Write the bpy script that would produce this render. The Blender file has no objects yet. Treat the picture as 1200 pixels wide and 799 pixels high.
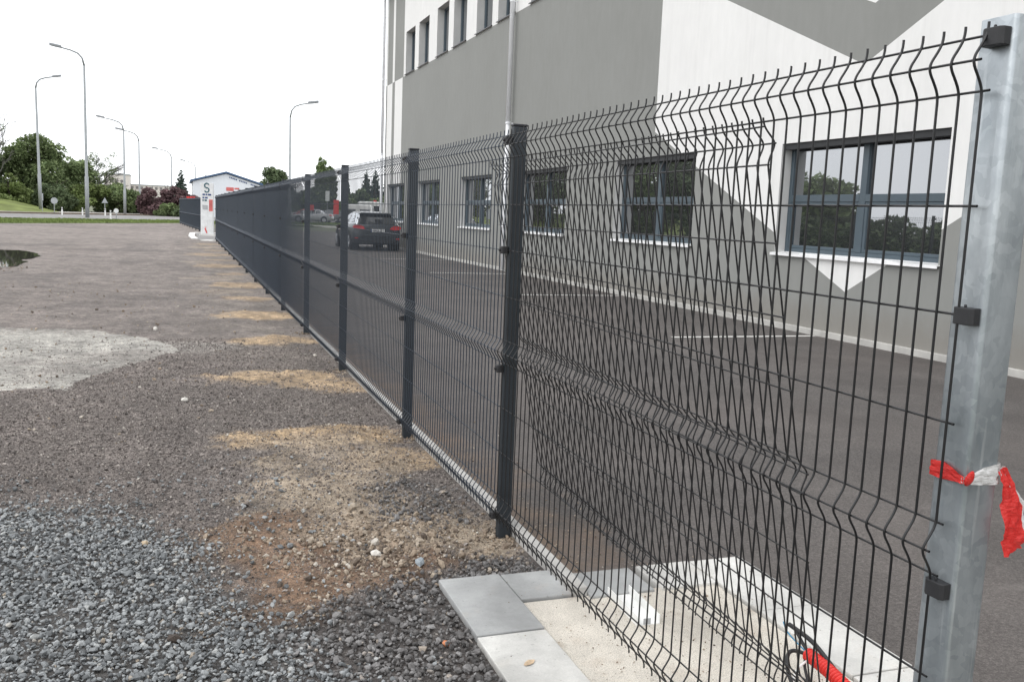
import bpy, math, random
import numpy as np
from mathutils import Vector, Matrix

S = bpy.context.scene
COL = S.collection
R = math.radians
rng = np.random.default_rng(7)
random.seed(7)

# ------------------------------------------------------------------ camera
cam_d = bpy.data.cameras.new("camera")
cam = bpy.data.objects.new("camera", cam_d)
COL.objects.link(cam)
cam_d.sensor_width = 36.0
cam_d.lens = 36.0 * 1068.8 / 1200.0
cam_d.clip_start = 0.05
cam_d.clip_end = 6000.0
YAW, PITCH, ROLL = 0.3513, 0.1345, 0.0406
_f = Vector((math.sin(YAW) * math.cos(PITCH), math.cos(YAW) * math.cos(PITCH), -math.sin(PITCH)))
_r = Vector((math.cos(YAW), -math.sin(YAW), 0.0))
_u = _r.cross(_f)
_r2 = _r * math.cos(ROLL) + _u * math.sin(ROLL)
_u2 = -_r * math.sin(ROLL) + _u * math.cos(ROLL)
cam.matrix_world = Matrix(((_r2.x, _u2.x, -_f.x, -1.3225), (_r2.y, _u2.y, -_f.y, -3.7345),
                           (_r2.z, _u2.z, -_f.z, 1.4323), (0, 0, 0, 1)))
S.camera = cam

# ------------------------------------------------------------------ light: overcast day
S.view_settings.view_transform = 'Standard'
S.view_settings.look = 'None'
S.view_settings.exposure = 0.42
S.view_settings.gamma = 1.0
SUN_EL, SUN_AZ = R(52), R(250)          # azimuth clockwise from +Y
w = bpy.data.worlds.new("World")
S.world = w
w.use_nodes = True
nt = w.node_tree
nt.nodes.clear()
wo = nt.nodes.new("ShaderNodeOutputWorld")
bg = nt.nodes.new("ShaderNodeBackground")
sky = nt.nodes.new("ShaderNodeTexSky")
sky.sky_type = 'NISHITA'
sky.sun_disc = False
sky.sun_elevation = SUN_EL
sky.sun_rotation = SUN_AZ
cl = nt.nodes.new("ShaderNodeMix"); cl.data_type = 'RGBA'
tc = nt.nodes.new("ShaderNodeTexCoord")
nz = nt.nodes.new("ShaderNodeTexNoise"); nz.inputs['Scale'].default_value = 2.2; nz.inputs['Detail'].default_value = 4
cr = nt.nodes.new("ShaderNodeValToRGB")
cr.color_ramp.elements[0].position = 0.3; cr.color_ramp.elements[0].color = (12.6, 12.9, 13.4, 1)
cr.color_ramp.elements[1].position = 0.7; cr.color_ramp.elements[1].color = (15.2, 15.3, 15.5, 1)
nt.links.new(tc.outputs['Generated'], nz.inputs['Vector'])
nt.links.new(nz.outputs['Fac'], cr.inputs['Fac'])
cl.inputs['Factor'].default_value = 0.93                     # thick cloud cover over the clear sky
nt.links.new(sky.outputs[0], cl.inputs[6])
nt.links.new(cr.outputs[0], cl.inputs[7])
nt.links.new(cl.outputs[2], bg.inputs['Color'])
bg.inputs['Strength'].default_value = 0.1
nt.links.new(bg.outputs[0], wo.inputs[0])

sun_d = bpy.data.lights.new("sun", 'SUN')
sun_d.energy = 0.7
sun_d.angle = R(35)
sun_d.color = (1.0, 0.97, 0.93)
sun = bpy.data.objects.new("sun", sun_d)
COL.objects.link(sun)
_sd = Vector((math.sin(SUN_AZ) * math.cos(SUN_EL), math.cos(SUN_AZ) * math.cos(SUN_EL), math.sin(SUN_EL)))
sun.rotation_euler = _sd.to_track_quat('Z', 'Y').to_euler()


# ------------------------------------------------------------------ material helpers
class NT:
    def __init__(self, name):
        self.m = bpy.data.materials.new(name)
        self.m.use_nodes = True
        self.t = self.m.node_tree
        self.b = self.t.nodes["Principled BSDF"]
        self.out = self.t.nodes["Material Output"]

    def n(self, kind, **kw):
        x = self.t.nodes.new("ShaderNode" + kind)
        for k, v in kw.items():
            setattr(x, k, v)
        return x

    def l(self, a, b):
        self.t.links.new(a, b)

    def val(self, x, sock):
        if isinstance(x, (int, float)):
            sock.default_value = x
        else:
            self.l(x, sock)

    def math(self, op, a, b=0.0, c=None):
        x = self.n("Math", operation=op)
        self.val(a, x.inputs[0]); self.val(b, x.inputs[1])
        if c is not None:
            self.val(c, x.inputs[2])
        return x.outputs[0]

    def coord(self, which='Object'):
        return self.n("TexCoord").outputs[which]

    def noise(self, scale, detail=4, rough=0.55, vec=None, stretch=None):
        x = self.n("TexNoise")
        x.inputs['Scale'].default_value = scale
        x.inputs['Detail'].default_value = detail
        x.inputs['Roughness'].default_value = rough
        v = vec if vec is not None else self.coord()
        if stretch:
            mp = self.n("Mapping"); mp.inputs['Scale'].default_value = stretch
            self.l(v, mp.inputs['Vector']); v = mp.outputs[0]
        self.l(v, x.inputs['Vector'])
        return x.outputs['Fac']

    def ramp(self, fac, stops):
        x = self.n("ValToRGB")
        e = x.color_ramp.elements
        while len(e) < len(stops):
            e.new(0.5)
        for i, (p, c) in enumerate(stops):
            e[i].position = p
            e[i].color = (c[0], c[1], c[2], 1) if not isinstance(c, (int, float)) else (c, c, c, 1)
        self.l(fac, x.inputs[0])
        return x.outputs[0]

    def mix(self, fac, a, b, blend='MIX'):
        x = self.n("Mix", data_type='RGBA', blend_type=blend)
        self.val(fac, x.inputs[0])
        for v, s in ((a, x.inputs[6]), (b, x.inputs[7])):
            if isinstance(v, tuple):
                s.default_value = (v[0], v[1], v[2], 1)
            else:
                self.l(v, s)
        return x.outputs[2]

    def base(self, c):
        if isinstance(c, tuple):
            self.b.inputs['Base Color'].default_value = (c[0], c[1], c[2], 1)
        else:
            self.l(c, self.b.inputs['Base Color'])

    def set(self, **kw):
        for k, v in kw.items():
            self.val(v, self.b.inputs[k.replace('_', ' ')])

    def bump(self, h, strength=0.3, dist=0.01):
        x = self.n("Bump")
        x.inputs['Strength'].default_value = strength
        x.inputs['Distance'].default_value = dist
        self.l(h, x.inputs['Height'])
        self.l(x.outputs[0], self.b.inputs['Normal'])


def simple(name, c, rough=0.5, metal=0.0, var=0.12, scale=6.0, bump=0.0, bscale=200.0, spec=0.5):
    k = NT(name)
    n = k.noise(scale, 5)
    k.base(k.ramp(n, [(0.3, tuple(v * (1 - var) for v in c)), (0.7, tuple(min(1, v * (1 + var)) for v in c))]))
    k.set(Roughness=rough, Metallic=metal)
    k.b.inputs['Specular IOR Level'].default_value = spec
    if bump:
        k.bump(k.noise(bscale, 3), bump, 0.004)
    return k.m


M = {}
M['fence'] = simple("anthracite_coating", (0.020, 0.030, 0.046), 0.32, 0.0, 0.15, 9, spec=0.7)
M['wire'] = simple("dark_wire_coating", (0.010, 0.010, 0.011), 0.36, 0.0, 0.2, 30, spec=0.45)
M['post'] = simple("anthracite_post_coating", (0.022, 0.028, 0.034), 0.5, 0.0, 0.2, 7, 0.1, 90, 0.4)
M['clip'] = simple("black_plastic", (0.016, 0.016, 0.018), 0.55, 0.0, 0.2, 60, 0.2, 400)
M['cap'] = simple("black_cap_plastic", (0.014, 0.015, 0.018), 0.5)
M['rubber'] = simple("tyre_rubber", (0.012, 0.012, 0.013), 0.8)
M['rim'] = simple("alloy_rim", (0.4, 0.41, 0.43), 0.35, 0.8)
M['white_paint'] = simple("white_paint", (0.76, 0.76, 0.74), 0.5)
M['line_paint'] = simple("road_line_paint", (0.62, 0.61, 0.58), 0.7, 0, 0.2, 14)
M['frame'] = simple("blue_grey_window_frame", (0.058, 0.082, 0.100), 0.4, 0, 0.06)
M['reveal'] = simple("window_reveal_render", (0.50, 0.50, 0.49), 0.9, 0, 0.05, 3, 0.3, 300)
M['casing'] = simple("shutter_casing", (0.018, 0.019, 0.021), 0.6)
M['sill'] = simple("white_sill_sheet", (0.82, 0.82, 0.82), 0.35)
M['darksill'] = simple("dark_sill_sheet", (0.05, 0.05, 0.055), 0.5)
M['pipe'] = simple("pale_downpipe", (0.80, 0.81, 0.83), 0.35, 0.0, 0.03)
M['lamp'] = simple("galvanised_lamp_pole", (0.26, 0.275, 0.28), 0.6, 0.1)
M['lamphead'] = simple("grey_lamp_head", (0.20, 0.21, 0.22), 0.5)
M['bark'] = simple("bark", (0.075, 0.06, 0.05), 0.9, 0, 0.3, 8)
M['barebark'] = simple("bare_branch_bark", (0.11, 0.105, 0.095), 0.9, 0, 0.25, 8)
M['red'] = simple("red_print", (0.62, 0.035, 0.03), 0.5)
M['palered'] = simple("faded_red_print", (0.55, 0.13, 0.12), 0.6, 0, 0.3, 5)
M['blue'] = simple("blue_print", (0.02, 0.055, 0.17), 0.5)
M['teal'] = simple("dark_teal_print", (0.02, 0.09, 0.115), 0.5)
M['greyprint'] = simple("grey_print", (0.36, 0.37, 0.38), 0.5)
M['cladding'] = simple("white_cladding", (0.70, 0.73, 0.76), 0.6, 0, 0.04)
M['blueroof'] = simple("blue_roof_edge", (0.05, 0.10, 0.19), 0.5)
M['black'] = simple("black_rubber_cable", (0.013, 0.013, 0.014), 0.5)
M['conduit'] = simple("red_corrugated_plastic", (0.66, 0.03, 0.022), 0.38, 0, 0.1, 20)
M['bluewire'] = simple("blue_wire", (0.04, 0.22, 0.38), 0.5)
M['panelwall'] = simple("pale_apartment_wall", (0.62, 0.58, 0.54), 0.9)
M['apwin'] = simple("apartment_window", (0.18, 0.17, 0.17), 0.4)
M['pavement'] = simple("pale_pavement", (0.36, 0.34, 0.31), 0.9, 0, 0.25, 0.7, 0.2, 40)
M['brownkerb'] = simple("old_brown_kerb", (0.15, 0.115, 0.09), 0.9, 0, 0.3, 1.5)
M['whitekerb'] = simple("new_white_kerb", (0.62, 0.61, 0.59), 0.85, 0, 0.1, 3)
M['plinth'] = simple("wall_foot_concrete", (0.42, 0.41, 0.385), 0.9, 0, 0.15, 4)
M['brick'] = simple("orange_brick_chip", (0.50, 0.20, 0.10), 0.9, 0, 0.3, 60)
M['leaf'] = simple("dry_leaf", (0.44, 0.33, 0.22), 0.8, 0, 0.3, 60)
M['signwhite'] = simple("sign_white", (0.66, 0.67, 0.67), 0.5)
M['signgrey'] = simple("sign_back_grey", (0.36, 0.38, 0.39), 0.5, 0.3)


def tape_mat(name, c):
    k = NT(name)
    n = k.noise(55, 4)
    k.base(k.ramp(n, [(0.3, tuple(v * 0.85 for v in c)), (0.7, c)]))
    k.set(Roughness=0.35)
    k.bump(k.noise(70, 4, stretch=(1, 1, 3)), 0.7, 0.006)
    tr = k.n("BsdfTranslucent"); tr.inputs['Color'].default_value = (*c, 1)
    mx = k.n("MixShader"); mx.inputs[0].default_value = 0.25
    k.l(k.b.outputs[0], mx.inputs[1]); k.l(tr.outputs[0], mx.inputs[2]); k.l(mx.outputs[0], k.out.inputs[0])
    return k.m


M['tape_red'] = tape_mat("red_tape_film", (0.72, 0.035, 0.03))
M['tape_white'] = tape_mat("white_tape_film", (0.78, 0.77, 0.76))


def mat_galv():
    k = NT("galvanised_steel")
    v1 = k.n("TexVoronoi"); v1.inputs['Scale'].default_value = 55
    wv = k.n("Vector" + "Math", operation='ADD')
    nn = k.n("TexNoise"); nn.inputs['Scale'].default_value = 12; nn.inputs['Detail'].default_value = 4
    k.l(k.coord(), nn.inputs['Vector'])
    sc = k.n("VectorMath", operation='SCALE'); sc.inputs['Scale'].default_value = 0.07
    k.l(nn.outputs['Color'], sc.inputs[0])
    k.l(k.coord(), wv.inputs[0]); k.l(sc.outputs[0], wv.inputs[1])
    k.l(wv.outputs[0], v1.inputs['Vector'])
    sep = k.n("SeparateColor"); k.l(v1.outputs['Color'], sep.inputs[0])
    big = k.noise(5, 6, 0.6, stretch=(1, 1, 0.45))
    f = k.math('ADD', k.math('MULTIPLY', sep.outputs[0], 0.10), k.math('MULTIPLY', big, 0.9))
    c = k.ramp(f, [(0.32, (0.24, 0.27, 0.285)), (0.5, (0.37, 0.40, 0.42)), (0.68, (0.54, 0.575, 0.59))])
    # runs and scratches
    run = k.noise(16, 5, 0.6, stretch=(3, 3, 0.12))
    c = k.mix(k.ramp(run, [(0.60, 0), (0.72, 0.5)]), c, (0.60, 0.63, 0.64))
    scr = k.noise(40, 3, 0.5, stretch=(1, 1, 0.25))
    c = k.mix(k.ramp(scr, [(0.66, 0), (0.74, 0.4)]), c, (0.19, 0.23, 0.26))
    k.base(c)
    k.set(Metallic=0.7, Roughness=k.math('ADD', k.math('MULTIPLY', big, 0.3), 0.3))
    k.bump(k.math('ADD', big, k.math('MULTIPLY', run, 0.6)), 0.25, 0.006)
    return k.m


M['galv'] = mat_galv()


def mat_concrete(name, c, speck=0.25, stain=(0.45, 0.36, 0.26), stain_amt=0.25, rough_bump=0.3, per_obj=0.0):
    k = NT(name)
    v = k.n("NewGeometry").outputs['Position']
    n1 = k.noise(3.2, 6, 0.62, v)
    n2 = k.noise(130, 3, 0.6, v)
    n3 = k.noise(420, 2, 0.6, v)
    f = k.math('ADD', k.math('MULTIPLY', n1, 0.6), k.math('ADD', k.math('MULTIPLY', n2, speck), k.math('MULTIPLY', n3, speck)))
    lo, hi = tuple(x * 0.72 for x in c), tuple(min(1, x * 1.2) for x in c)
    col = k.ramp(f, [(0.35, lo), (0.72, hi)])
    st = k.noise(5.5, 5, 0.65, v)
    col = k.mix(k.math('MULTIPLY', k.ramp(st, [(0.56, 0), (0.72, 1)]), stain_amt), col, stain)
    grit = k.noise(260, 3, 0.7, v)
    col = k.mix(k.math('MULTIPLY', k.ramp(grit, [(0.47, 0), (0.60, 1)]), speck * 1.0), col, tuple(x * 0.5 for x in c))
    blot = k.noise(1.7, 6, 0.7, v)
    col = k.mix(1.0, col, k.ramp(blot, [(0.35, 0.80), (0.5, 1.0), (0.65, 1.14)]), 'MULTIPLY')
    pit = k.noise(70, 2, 0.5, v)
    col = k.mix(k.math('MULTIPLY', k.ramp(pit, [(0.68, 0), (0.74, 1)]), 0.5), col, tuple(x * 0.4 for x in c))
    if per_obj:
        oi = k.n("ObjectInfo").outputs['Random']
        col = k.mix(k.math('MULTIPLY', oi, per_obj), col, (0.78, 0.76, 0.72))
    k.base(col)
    k.set(Roughness=0.92)
    k.bump(k.math('ADD', k.math('MULTIPLY', n2, 0.7), n3), rough_bump, 0.004)
    return k.m


M['slab_dark'] = mat_concrete("damp_grey_slab", (0.40, 0.405, 0.40), 0.12, (0.36, 0.27, 0.19), 0.2, 0.15)
M['slab_light'] = mat_concrete("pale_slab", (0.60, 0.59, 0.56), 0.2, (0.42, 0.34, 0.24), 0.2, 0.2)
M['foundation'] = mat_concrete("rough_foundation_concrete", (0.56, 0.52, 0.455), 0.7, (0.36, 0.26, 0.18), 0.45, 0.6)
M['kerb'] = mat_concrete("pale_kerb_concrete", (0.42, 0.41, 0.39), 0.25, (0.3, 0.25, 0.2), 0.3, 0.3)


def mat_asphalt(name, c, fine=260, amp=0.5, warm=(0.12, 0.09, 0.075)):
    k = NT(name)
    v = k.n("NewGeometry").outputs['Position']
    n1 = k.noise(0.35, 5, 0.6, v)
    n1b = k.noise(2.1, 5, 0.6, v, stretch=(2.5, 0.5, 1))
    n2 = k.noise(fine, 2, 0.6, v)
    n3 = k.noise(fine * 0.4, 3, 0.6, v)
    f = k.math('ADD', k.math('MULTIPLY', n2, 0.5), k.math('MULTIPLY', n3, 0.5))
    col = k.ramp(f, [(0.34, tuple(x * (1 - amp) for x in c)), (0.52, c), (0.68, tuple(x * (1 + amp * 1.4) for x in c))])
    col = k.mix(k.math('MULTIPLY', k.ramp(n1, [(0.4, 0), (0.66, 1)]), 0.35), col, warm)
    col = k.mix(k.math('MULTIPLY', k.ramp(n1b, [(0.55, 0), (0.75, 1)]), 0.3), col, tuple(x * 1.6 for x in c))
    st = k.n("TexVoronoi"); st.inputs['Scale'].default_value = 55; k.l(v, st.inputs['Vector'])
    sp = k.n("SeparateColor"); k.l(st.outputs['Color'], sp.inputs[0])
    pick = k.math('MULTIPLY', k.math('GREATER_THAN', sp.outputs[0], 0.95), k.math('LESS_THAN', st.outputs['Distance'], 0.22))
    col = k.mix(k.math('MULTIPLY', pick, 0.45), col, (0.20, 0.185, 0.17))
    sc_ = k.noise(1.1, 6, 0.72, v, stretch=(0.5, 2.2, 1))
    col = k.mix(k.math('MULTIPLY', k.ramp(sc_, [(0.60, 0), (0.72, 1)]), 0.45), col, tuple(x * 2.1 for x in c))
    dk_ = k.noise(0.8, 5, 0.65, v)
    col = k.mix(1.0, col, k.ramp(dk_, [(0.35, 0.78), (0.65, 1.18)]), 'MULTIPLY')
    k.base(col)
    k.set(Roughness=0.85)
    k.bump(k.math('ADD', n2, n3), 0.55, 0.006)
    return k.m


M['asphalt'] = mat_asphalt("new_asphalt", (0.088, 0.079, 0.074), 190, 0.65, (0.112, 0.094, 0.084))
def dirty_edge(m):
    # soil carried in along the kerb of the fence
    t = m.node_tree; b = t.nodes["Principled BSDF"]
    src = b.inputs['Base Color'].links[0].from_socket
    g = t.nodes.new("ShaderNodeNewGeometry"); sx = t.nodes.new("ShaderNodeSeparateXYZ"); t.links.new(g.outputs['Position'], sx.inputs[0])
    n = t.nodes.new("ShaderNodeTexNoise"); n.inputs['Scale'].default_value = 3.2; n.inputs['Detail'].default_value = 6; n.inputs['Roughness'].default_value = .7
    t.links.new(g.outputs['Position'], n.inputs['Vector'])
    a = t.nodes.new("ShaderNodeMath"); a.operation = 'MULTIPLY_ADD'; t.links.new(n.outputs['Fac'], a.inputs[0]); a.inputs[1].default_value = -1.5; a.inputs[2].default_value = .95
    s_ = t.nodes.new("ShaderNodeMath"); s_.operation = 'ADD'; t.links.new(sx.outputs[0], s_.inputs[0]); t.links.new(a.outputs[0], s_.inputs[1])
    r = t.nodes.new("ShaderNodeMapRange"); r.inputs['From Min'].default_value = .70; r.inputs['From Max'].default_value = .25; r.inputs['To Max'].default_value = .75
    t.links.new(s_.outputs[0], r.inputs[0])
    mx = t.nodes.new("ShaderNodeMix"); mx.data_type = 'RGBA'; t.links.new(r.outputs[0], mx.inputs[0]); t.links.new(src, mx.inputs[6]); mx.inputs[7].default_value = (0.16, 0.11, 0.075, 1)
    t.links.new(mx.outputs[2], b.inputs['Base Color'])


dirty_edge(M['asphalt'])
M['road'] = mat_asphalt("worn_road_asphalt", (0.20, 0.195, 0.19), 120, 0.3, (0.2, 0.18, 0.17))
M['outer'] = mat_asphalt("far_ground", (0.11, 0.12, 0.07), 30, 0.3, (0.1, 0.11, 0.05))


def mat_lot():
    k = NT("dirt_lot")
    v = k.n("NewGeometry").outputs['Position']
    at = k.n("Attribute"); at.attribute_name = "tone"
    n2 = k.noise(190, 3, 0.65, v)
    n3 = k.noise(60, 4, 0.65, v)
    n4 = k.noise(14, 4, 0.6, v)
    f = k.math('ADD', k.math('MULTIPLY', n2, 0.36), k.math('ADD', k.math('MULTIPLY', n3, 0.36), k.math('MULTIPLY', n4, 0.28)))
    mul = k.ramp(f, [(0.36, 0.22), (0.47, 0.75), (0.54, 1.15), (0.66, 2.1)])
    n5 = k.noise(2.6, 6, 0.74, v, stretch=(1, 0.7, 1))
    mul = k.mix(1.0, mul, k.ramp(n5, [(0.34, 0.66), (0.5, 1.0), (0.66, 1.36)]), 'MULTIPLY')
    col = k.mix(1.0, at.outputs['Color'], mul, 'MULTIPLY')
    vo = k.n("TexVoronoi"); vo.inputs['Scale'].default_value = 75; vo.inputs['Randomness'].default_value = 1
    k.l(v, vo.inputs['Vector'])
    sp = k.n("SeparateColor"); k.l(vo.outputs['Color'], sp.inputs[0])
    pick = k.math('MULTIPLY', k.math('GREATER_THAN', sp.outputs[1], 0.86), k.math('LESS_THAN', vo.outputs['Distance'], 0.35))
    col = k.mix(k.math('MULTIPLY', pick, 0.5), col, (0.33, 0.31, 0.28))
    pick2 = k.math('MULTIPLY', k.math('LESS_THAN', sp.outputs[2], 0.14), k.math('LESS_THAN', vo.outputs['Distance'], 0.4))
    col = k.mix(k.math('MULTIPLY', pick2, 0.6), col, (0.03, 0.027, 0.025))
    k.base(col)
    k.set(Roughness=0.93)
    k.bump(k.math('ADD', k.math('MULTIPLY', n3, 1.2), n2), 0.85, 0.016)
    return k.m


M['lot'] = mat_lot()


def mat_stone(name, stops, bumpy=0.3):
    k = NT(name)
    g = k.n("NewGeometry")
    col = k.ramp(g.outputs['Random Per Island'], stops)
    n = k.noise(110, 4, 0.6, g.outputs['Position'])
    col = k.mix(1.0, col, k.ramp(n, [(0.3, 0.72), (0.7, 1.22)]), 'MULTIPLY')
    k.base(col)
    k.set(Roughness=0.85)
    k.bump(n, bumpy, 0.004)
    return k.m


M['st_grey'] = mat_stone("crushed_grey_stone", [(0.0, (0.075, 0.079, 0.081)), (0.25, (0.15, 0.158, 0.162)), (0.6, (0.225, 0.236, 0.240)),
                                               (0.86, (0.30, 0.312, 0.314)), (0.965, (0.36, 0.366, 0.356)), (0.985, (0.26, 0.215, 0.165)), (1.0, (0.46, 0.45, 0.42))])
M['st_dark'] = mat_stone("crushed_dark_stone", [(0.0, (0.055, 0.052, 0.05)), (0.4, (0.115, 0.109, 0.106)), (0.8, (0.18, 0.173, 0.17)), (0.96, (0.25, 0.243, 0.238)), (1.0, (0.33, 0.28, 0.23))])
M['st_mill'] = mat_stone("asphalt_millings", [(0.0, (0.05, 0.042, 0.038)), (0.35, (0.125, 0.107, 0.098)), (0.75, (0.215, 0.188, 0.172)), (0.97, (0.31, 0.275, 0.25)), (1.0, (0.46, 0.43, 0.38))])
M['st_soil'] = mat_stone("soil_pebbles", [(0.0, (0.075, 0.058, 0.046)), (0.25, (0.18, 0.138, 0.102)), (0.6, (0.29, 0.228, 0.168)), (0.92, (0.37, 0.315, 0.25)), (1.0, (0.5, 0.47, 0.42))])
M['st_tan'] = mat_stone("tan_stone", [(0, (0.42, 0.33, 0.22)), (1, (0.45, 0.36, 0.25))])
M['st_white'] = mat_stone("white_stone", [(0, (0.6, 0.58, 0.53)), (1, (0.66, 0.63, 0.58))])
M['st_blue'] = mat_stone("blue_grey_stone", [(0, (0.22, 0.25, 0.27)), (1, (0.26, 0.29, 0.31))])
M['st_rust'] = mat_stone("dark_rusty_lump", [(0, (0.045, 0.035, 0.03)), (1, (0.06, 0.045, 0.035))], 0.9)


def mat_leaf(name, stops, trans=0.25):
    k = NT(name)
    g = k.n("NewGeometry")
    col = k.ramp(g.outputs['Random Per Island'], stops)
    n = k.noise(0.55, 3, 0.5, g.outputs['Position'])
    col = k.mix(1.0, col, k.ramp(n, [(0.35, 0.7), (0.65, 1.25)]), 'MULTIPLY')
    k.base(col)
    k.set(Roughness=0.7)
    k.b.inputs['Specular IOR Level'].default_value = 0.2
    tr = k.n("BsdfTranslucent"); k.l(col, tr.inputs['Color'])
    mx = k.n("MixShader"); mx.inputs[0].default_value = trans
    k.l(k.b.outputs[0], mx.inputs[1]); k.l(tr.outputs[0], mx.inputs[2]); k.l(mx.outputs[0], k.out.inputs[0])
    return k.m


M['lf_green'] = mat_leaf("deciduous_leaves", [(0, (0.09, 0.128, 0.055)), (0.5, (0.165, 0.215, 0.095)), (1, (0.24, 0.295, 0.145))])
M['lf_light'] = mat_leaf("light_leaves", [(0, (0.10, 0.14, 0.045)), (0.5, (0.165, 0.21, 0.075)), (1, (0.22, 0.27, 0.11))])
M['lf_dark'] = mat_leaf("dark_leaves", [(0, (0.062, 0.09, 0.045)), (0.5, (0.112, 0.148, 0.075)), (1, (0.165, 0.205, 0.108))])
M['lf_plum'] = mat_leaf("plum_leaves", [(0, (0.08, 0.048, 0.052)), (0.5, (0.15, 0.092, 0.098)), (1, (0.22, 0.145, 0.145))])
M['lf_conifer'] = mat_leaf("conifer_needles", [(0, (0.035, 0.058, 0.042)), (0.5, (0.06, 0.09, 0.066)), (1, (0.085, 0.12, 0.09))], 0.1)
M['grass'] = mat_leaf("grass_blades", [(0, (0.09, 0.12, 0.035)), (0.5, (0.15, 0.20, 0.06)), (1, (0.22, 0.27, 0.10))], 0.3)
M['verge'] = mat_leaf("verge_turf", [(0, (0.14, 0.17, 0.05)), (1, (0.16, 0.19, 0.055))], 0.0)
M['turf'] = simple("turf_soil", (0.10, 0.15, 0.035), 0.95, 0, 0.4, 1.4, 0.4, 30)
M['yardturf'] = simple("worn_yard_turf", (0.14, 0.17, 0.07), 0.95, 0, 0.35, 0.6, 0.4, 30)


def mat_glass_window(name, dark=(0.012, 0.014, 0.016), refl=0.34):
    k = NT(name)
    k.base(dark)
    k.set(Roughness=0.2)
    gl = k.n("BsdfGlossy"); gl.inputs['Roughness'].default_value = 0.012
    gl.inputs['Color'].default_value = (0.90, 0.92, 0.95, 1)
    lw = k.n("Fresnel"); lw.inputs['IOR'].default_value = 1.55
    n = k.noise(1.1, 2)
    bp = k.n("Bump"); bp.inputs['Strength'].default_value = 0.03; bp.inputs['Distance'].default_value = 0.05
    k.l(n, bp.inputs['Height']); k.l(bp.outputs[0], gl.inputs['Normal'])
    mx = k.n("MixShader")
    k.l(k.math('ADD', k.math('MULTIPLY', lw.outputs[0], 0.9), refl - 0.06), mx.inputs[0])
    k.l(k.b.outputs[0], mx.inputs[1]); k.l(gl.outputs[0], mx.inputs[2]); k.l(mx.outputs[0], k.out.inputs[0])
    return k.m


M['glass'] = mat_glass_window("window_glass")
M['carglass'] = mat_glass_window("car_glass", (0.008, 0.009, 0.010), 0.16)


def mat_carpaint(name, c, coat=0.7):
    k = NT(name)
    n = k.noise(3, 3)
    k.base(k.ramp(n, [(0.3, tuple(x * 0.9 for x in c)), (0.7, tuple(x * 1.1 for x in c))]))
    k.set(Roughness=0.4)
    k.b.inputs['Coat Weight'].default_value = coat
    k.b.inputs['Coat Roughness'].default_value = 0.06
    return k.m


M['paint_dark'] = mat_carpaint("dark_blue_grey_car_paint", (0.018, 0.024, 0.030))
M['paint_silver'] = mat_carpaint("silver_car_paint", (0.38, 0.39, 0.40))
M['paint_white'] = mat_carpaint("white_car_paint", (0.62, 0.62, 0.60))
M['paint_red'] = mat_carpaint("red_car_paint", (0.45, 0.03, 0.025))
M['paint_grey'] = mat_carpaint("grey_car_paint", (0.12, 0.125, 0.13))
M['taillight'] = simple("tail_light_red", (0.62, 0.03, 0.035), 0.25)
M['plate'] = simple("plate_white", (0.72, 0.73, 0.72), 0.4)
M['platechar'] = simple("plate_black", (0.02, 0.02, 0.02), 0.5)
M['chrome'] = simple("chrome", (0.6, 0.6, 0.6), 0.15, 0.95)
M['headlight'] = simple("headlight_clear", (0.6, 0.62, 0.64), 0.2, 0.4)


def mat_water():
    k = NT("puddle_water")
    k.base((0.06, 0.056, 0.05))
    k.set(Roughness=0.01)
    k.b.inputs['Specular IOR Level'].default_value = 0.8
    k.bump(k.noise(6, 2), 0.012, 0.02)
    return k.m


M['water'] = mat_water()


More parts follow.
